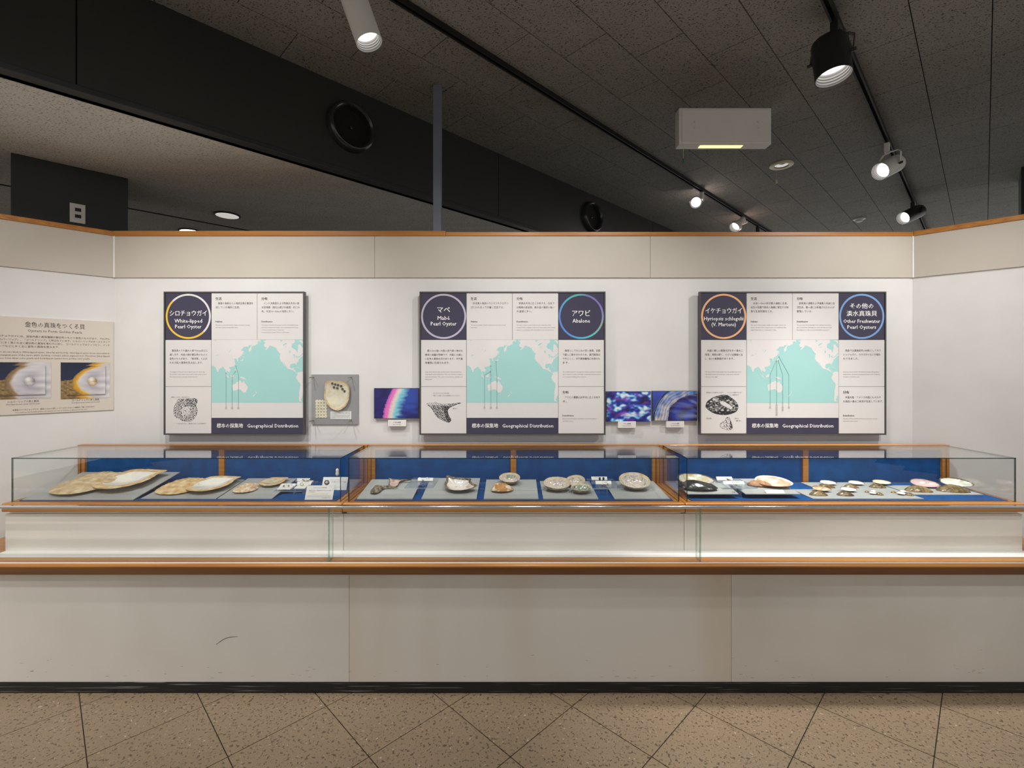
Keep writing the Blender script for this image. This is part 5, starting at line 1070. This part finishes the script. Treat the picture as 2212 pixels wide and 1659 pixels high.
# ---- nacre photographs with caption plates
def nacre(u0, u1, v0, v1, fn, label, cap, cu0, cu1, cv0, cv1, capl, dep=0.022):
    Yf = YW - dep; a = PY(u0, v0, Yf); b = PY(u1, v1, Yf)
    t = thing('nacre_photograph', ((a.x + b.x) / 2, Yf, b.z), label, 'photograph', 'blue nacre photographs on the back wall')
    mb = MB(); mb.box(a.x, b.x, Yf, YW - 0.0003, b.z, a.z); mb.build('mounting_panel', M['frame'], t)
    mp = lambda u, v: PY(u, v, Yf) - Vector((0, 0.0006, 0))
    picture('print', mp, u0 + 0.6, u1 - 0.6, v0 + 0.9, v1 - 0.6, 170, 115, fn, M['print'], t)
    Yc = YW - 0.03; a = PY(cu0, cv0, Yc); b = PY(cu1, cv1, Yc)
    mb = MB(); mb.box(a.x, b.x, Yc, YW - 0.0003, b.z, a.z); q = tag(mb.build('caption_plate', M['card'], bevel=0.001), capl, 'caption', 'caption plates below the nacre photographs')
    tx = MB(); mc = lambda u, v: PY(u, v, Yc) - Vector((0, 0.0005, 0)); put(tx, cap[0], (cu0 + cu1) / 2, cv0 + 6, 3.2, mc, w=16, al='C'); put(tx, cap[1], (cu0 + cu1) / 2, cv0 + 10, 2.4, mc, w=18, al='C'); tx.build('lettering', M['ink'], q)
def ph1(s, t):
    w = 0.5 + 0.5 * nz(t * 26, s * 2.5, 5); w2 = 0.5 + 0.5 * nz(t * 60, s * 4, 15)
    x = s - (0.43 - 0.40 * t + 0.17 * t * t) + 0.018 * nz(t * 34, s * 3, 1) + 0.008 * nz(t * 90, 1)
    nv = lin(26, 20, 88); pk = lin(246, 120, 200); cr_ = lin(238, 222, 206); cy = lin(130, 205, 222); bl = lin(46, 72, 165); dk = lin(30, 28, 104)
    if x < -0.012: return mixc(nv, lin(38, 30, 112), 0.5 + nz(s * 6, t * 6))
    if x < 0.09: return mixc(mixc(lin(120, 60, 190), pk, x / 0.04), mixc(lin(236, 120, 130), lin(190, 100, 220), w2), w * 0.75)
    if x < 0.17: return mixc(mixc(pk, cr_, (x - 0.09) / 0.05), lin(200, 150, 200), w2 * 0.5)
    if x < 0.27: return mixc(cr_, cy, (x - 0.17) / 0.08 + 0.5 * (w - 0.5))
    return mixc(mixc(cy, bl, (x - 0.27) / 0.14 + 0.8 * nz(s * 3, t * 14, 3)), dk, (t - 0.50) * 1.3 + 0.9 * nz(s * 3, t * 8, 11) + (x - .42) * .9)
def ph2(s, t):
    f = 0.5 + 0.75 * nz(s * 4.2 + 0.6 * nz(s * 3, t * 3, 9), t * 4.5, 2) + 0.4 * nz(s * 12, t * 12, 5)
    st = [(0.0, (20, 16, 70)), (0.35, (34, 40, 140)), (0.55, (50, 80, 190)), (0.72, (120, 200, 225)), (0.9, (235, 240, 245))]
    f = max(0, min(0.89, f))
    for i in range(4):
        if st[i][0] <= f < st[i + 1][0]:
            c_ = mixc(lin(*st[i][1]), lin(*st[i + 1][1]), (f - st[i][0]) / (st[i + 1][0] - st[i][0])); break
    return mixc(c_, lin(190, 90, 210), max(0, nz(s * 6, t * 6, 21)) * 0.7)
def ph3(s, t):
    d = math.hypot((s - 1.02) * 1.05, (t - 0.92) * 0.86) + 0.035 * nz(s * 3, t * 3, 3) + 0.008 * nz(s * 22, t * 22)
    cr_ = lin(236, 222, 200); st = 0.5 + 0.5 * math.sin(d * 95 + 3 * nz(s * 4, t * 4, 6))
    if d > 1.08: return mixc(lin(56, 80, 190), lin(30, 32, 116), t * 1.1 + 0.2 * nz(s * 5, t * 5))
    if d > 1.03: return mixc(lin(18, 20, 54), lin(70, 110, 160), st * 0.7)
    if d > 0.72: return mixc(mixc(cr_, lin(96, 150, 222), 0.35 + 0.9 * nz(s * 5, t * 6, 4) + (0.75 - t) * 0.5), lin(30, 40, 130), st * 0.45 + max(0, nz(s * 9, t * 4, 31)) * 0.6)
    return mixc(mixc(lin(42, 52, 160), lin(32, 18, 84), 0.5 + 0.55 * math.sin(d * 20 + 2 * nz(s * 3, t * 3, 8))), lin(170, 190, 228), max(0, nz(s * 7 + d * 8, t * 5, 14)) * 0.8)
nacre(808, 904, 838.5, 904, ph1, 'blue photograph with a pink curved nacre edge left of the middle board', ('マベ貝の真珠層', 'Nacre of the Mabe'), 838, 877, 907.5, 921, 'small white caption plate under the pink-edged blue photograph')
nacre(1310, 1406.5, 845.5, 911, ph2, 'marbled blue and violet photograph right of the middle board', ('アワビの真珠層', 'Nacre of the Abalone'), 1335, 1374, 910.5, 924.5, 'small white caption plate under the marbled blue photograph')
nacre(1409.5, 1506, 844.5, 909, ph3, 'blue photograph with a cream swirling nacre edge beside the right board', ('イケチョウガイの真珠層', 'Nacre of the Freshwater Mussel'), 1439.5, 1478, 910, 923.5, 'small white caption plate under the cream-edged blue photograph')

# ---- shell specimen behind an acrylic sheet on the wall
Ys = YW - 0.012
k2 = lambda x, y: (660 + x / 10.7, 800 + y / 10.7)
a = PY(*k2(135, 95), Ys); b = PY(*k2(1210, 1245), Ys)
t = thing('specimen_mount', ((a.x + b.x) / 2, Ys, b.z), 'grey wall mount with clear sheet on four brass pins beside the left board', 'wall mount')
mb = MB(); mb.box(a.x, b.x, Ys, YW - 0.0003, b.z, a.z); mb.build('grey_board', M['grey_board'], t)
ax0, ax1, az1, az0 = a.x + 0.004, b.x - 0.028, a.z - 0.004, b.z + 0.010
Yq = Ys - 0.062
pane(ax0, ax1, Yq - 0.003, Yq, az0, az1, 'acrylic_sheet', t, 'acr_edge', 'acrylic')
for x in (ax0 + 0.010, ax1 - 0.012):
    for z in (az1 - 0.014, az0 + 0.014):
        mb = MB(); mb.tube([(x, Ys, z), (x, Yq - 0.008, z)], 0.0032, 10); mb.build('brass_pin', M['brass'], t, smooth=40)
OUT['cutshell'] = [(-0.80,0.92),(-0.3,1.02),(0.4,0.98),(0.80,0.88),(0.98,0.52),(0.99,0.1),(0.93,-0.35),(0.68,-0.75),(0.20,-1.0),(-0.25,-0.93),(-0.62,-0.68),(-0.85,-0.35),(-0.97,-0.05),(-0.90,0.45)]
cS = PY(*k2(737, 580), Ys - 0.0005); rS = 295 / 10.7 / F * Ys
frm = Matrix.Rotation(math.pi / 2, 4, 'X')
st_, Mx = shell('cutshell', None, 0, 0, rS, 'in', m_['sh_gold'], m_['na_gold'], 'upright oyster valve with eight bored holes on the grey wall mount', group=None, name='bored_oyster_shell', depth=0.22, sy=1.15, lip=0.88, seed=70, jag=0.03, loc=cS, frame=frm)
for x, y in ((597,305),(662,328),(727,345),(798,367),(628,395),(702,415),(828,437),(877,487)):
    q = PY(*k2(x, y), Ys - 0.03); lx = (q.x - cS.x) / rS; ly = (q.z - cS.z) / rS / 1.15; tt = min(0.9, math.hypot(lx, ly - 0.1)); dd = 0.22 * rS * tt ** 2.2 + 0.03 * rS * (1 - tt ** 5) + 0.0022
    mb = MB(); c_ = Vector((q.x, cS.y - dd - 0.001, q.z)); mb.disc(c_, (0, -1, 0), 0.0074, 16); mb.build('bored_hole', M['hole_dark'], st_)
t = thing('nacre_blank_sheet', PY(*k2(365, 1105), Ys), 'sheet of round mother-of-pearl blanks in four columns on the wall mount', 'nacre blanks')
dm = bpy.data.meshes.new('nacre_disc'); q = MB(); q.lathe([(0.0098, 0), (0.0098, -0.0025), (0.008, -0.0032), (0.0005, -0.0030)], (0, 0, 0), (0, 1, 0), 20); dm.from_pydata(q.v, [], q.f); dm.materials.append(M['na_gold'])
for i in range(4):
    for j in range(6):
        o = bpy.data.objects.new('nacre_disc', dm); C.objects.link(o); o.parent = t; o.location = PY(*k2(265 + i * 67, 718 + j * 70), Ys - 0.0003) - ORG[t.name]
a = PY(*k2(575, 948), Ys - 0.002); b = PY(*k2(1060, 1132), Ys - 0.002)
mb = MB(); mb.box(a.x, b.x, Ys - 0.003, Ys - 0.0003, b.z, a.z); q = tag(mb.build('caption_card', M['card']), 'white caption card at the bottom of the grey wall mount', 'card')
tx = MB(); mc = lambda x, y: PY(*k2(x, y), Ys - 0.0035)
for i, (s, w) in enumerate((('シロチョウガイの貝殻を切り抜いて真珠の核を', 410), ('つくります。', 120), ('The shell of the oyster is bored out to make', 410), ('nuclei for cultured pearls and buttons', 400), ('for shirts', 60))): put(tx, s, 610, 995 + i * 28, 22, mc, w=w)
tx.build('lettering', M['ink_grey'], q)

# ---- beige board on the left partition
SQ = math.sqrt(2); KW = YW - XCL                                   # face: x - y = -KW
def wall_s(u): Y = KW / (1 - (u - CX) / F); return (YW - Y) * SQ   # distance from the corner along the wall
def wall_z(u, v): Y = KW / (1 - (u - CX) / F); return H + (HV - v) / F * Y
nL = Vector((R2, -R2, 0))
def LP(x, z, off): p = CL + dl * x; return Vector((p.x, p.y, z)) + nL * off
s0, s1, z0, z1 = 0.007, 0.530, 1.287, 1.835
def lbox(a0, a1, b0, b1, o0, o1, nm, mat, par):
    mb = MB(); mb.hexa([LP(a1, b0, o1), LP(a0, b0, o1), LP(a0, b0, o0), LP(a1, b0, o0), LP(a1, b1, o1), LP(a0, b1, o1), LP(a0, b1, o0), LP(a1, b1, o0)]); return mb.build(nm, mat, par)
t = thing('golden_pearl_board', LP((s0 + s1) / 2, z0, 0), 'beige board about golden pearls with two pearl photographs on the left partition', 'information board')
bb_ = lbox(s0, s1, z0, z1, 0.0003, 0.008, 'board', M['beige'], t)
LM = lambda x, y: LP(-x, -y, 0.0085)                               # x: minus distance from the corner, y: minus height
tx = MB()
def lput(s, u0, u1, v, h):
    a, b = wall_s(u0), wall_s(u1); um = (max(u0, 0) + u1) / 2; put(tx, s, -a, -wall_z(u1, v), h, LM, w=a - b)
def lput2(s, sa, sb, u, v, h): put(tx, s, -sa, -wall_z(u, v), h, LM, w=sa - sb)
lput2('金色の真珠をつくる貝', wall_s(54), wall_s(183), 183, 711, 0.034)
lput2('Oysters to Form Golden Pearls', wall_s(60), wall_s(177), 177, 721, 0.020)
for i, s in enumerate(('シロチョウガイには、貝殻内面の真珠層縁が銀白色のものと金色のものがあり、それぞれ', '「シルバーリップ」、「ゴールドリップ」と呼ばれています。シルバーリップはオーストラリア', 'などに多く見られ主に銀白色の真珠を育むのに対し、ゴールドリップはフィリピン、インド', 'ネシアなどに多く主に金色の真珠を育みます。')):
    lput2(s, 0.505, wall_s(237) if i < 3 else 0.25, 237, 734.5 + i * 6.6, 0.0135)
for i, s in enumerate(('There are two kinds in White-lipped oyster, Silver-lip and Gold-lip. Silver-lipped oyster shows silver-white in', 'the marginal part of the nacre while Gold-lip contains yellow pigment in it. Therefore Silver-lipped', 'oysters form silver color pearls and Gold-lipped oysters form golden color pearls.')):
    lput2(s, 0.505, wall_s(236) if i < 2 else 0.115, 236, 765 + i * 6, 0.0125)
lput2('シルバーリップの貝と真珠', wall_s(16), wall_s(84), 84, 868, 0.014); lput2('Silver-lipped pearl oyster and its pearl', wall_s(13), wall_s(86), 86, 872.5, 0.010)
lput2('ゴールドリップの貝と真珠', wall_s(155), wall_s(214), 214, 864.5, 0.014); lput2('Gold-lipped pearl oyster and its pearl', wall_s(154), wall_s(215), 215, 868.8, 0.010)
lput2('本真珠のパールショップでは、直径10.22mmの美しいゴールデンカラーの真珠もご覧いただけます。', wall_s(27), wall_s(205), 205, 879.5, 0.010)
lput2('You could see the beautiful golden color pearl in the size of 10.22mm in diameter at our shop.', wall_s(33), wall_s(188), 188, 885, 0.009)
tx.build('lettering', M['ink'], bb_)
def pearl_photo(border, edge, ball, wide):
    def fn(s, t):
        x, y = (s - 0.66) / 0.125, (t - 0.55) / 0.165; d = math.hypot(x, y)
        if d < 1:
            if y > 0.12: return mixc(tuple(q * 0.5 for q in ball[:3]) + (1,), mixc(ball, lin(255, 250, 240), 0.6), 1.15 - d + 0.2 * nz(x * 2, y * 6))
            return mixc(tuple(q * 0.55 for q in ball[:3]) + (1,), lin(255, 252, 244), 1.0 - math.hypot(x + 0.25, y + 0.45))
        r_ = math.hypot((s - 1.12) / 0.98, (t - 0.52 - 0.1 * (1 - s)) / (0.62 + wide)) + 0.02 * nz(s * 8, t * 8, 2)
        if r_ < 0.84: return mixc(lin(176, 172, 182), lin(232, 228, 228), 0.5 + 0.7 * nz(s * 2.2, t * 8, 5) - 0.25 * max(0, 1.6 - d) + 0.35 * (0.5 - t) * wide * 6)
        if r_ < 0.93: return mixc(edge, border, (r_ - 0.84) / 0.07)
        if r_ < 1.0: return mixc(border, tuple(q * 0.6 for q in border[:3]) + (1,), (r_ - 0.93) / 0.07 + 0.4 * nz(s * 20, t * 20))
        if t > 0.52 - 0.25 * s + 0.1 * (s - 0.2): return mixc(lin(96, 78, 50), lin(168, 136, 84), 0.5 + 0.9 * nz(s * 14, t * 22))
        return mixc(lin(14, 18, 44), lin(28, 36, 70), 0.5 + t)
    return fn
def lphoto(u0, u1, v0, v1, fn, nm):
    a, b = min(wall_s(u0), s1 - 0.004), wall_s(u1); zt, zb = wall_z(u1, v0), wall_z(u1, v1)
    base = lbox(b, a, zb, zt, 0.008, 0.0088, 'photo_print', M['frame'], t)
    mp = lambda u, v: LP(-u, -v, 0.0093)
    picture('photo_image', mp, -a, -b, -zt, -zb, 60, 45, fn, M['print'], base)
    w = a - b; h = zt - zb; ins = lbox(b + w * 0.10, a - w * 0.11, zb + h * 0.11, zt - h * 0.09, 0.0095, 0.016, 'raised_photo', M['frame'], t)
    mp2 = lambda u, v: LP(-u, -v, 0.0165)
    picture('raised_image', mp2, -(a - w * 0.11), -(b + w * 0.10), -(zt - h * 0.09), -(zb + h * 0.11), 80, 60, fn, M['print'], ins)
lphoto(131, 237, 783.5, 859, pearl_photo(lin(214, 160, 56), lin(244, 206, 110), lin(222, 178, 100), 0.0), 'gold')
lphoto(-20, 110, 783, 859.5, pearl_photo(lin(150, 122, 84), lin(216, 202, 190), lin(186, 178, 188), 0.16), 'silver')
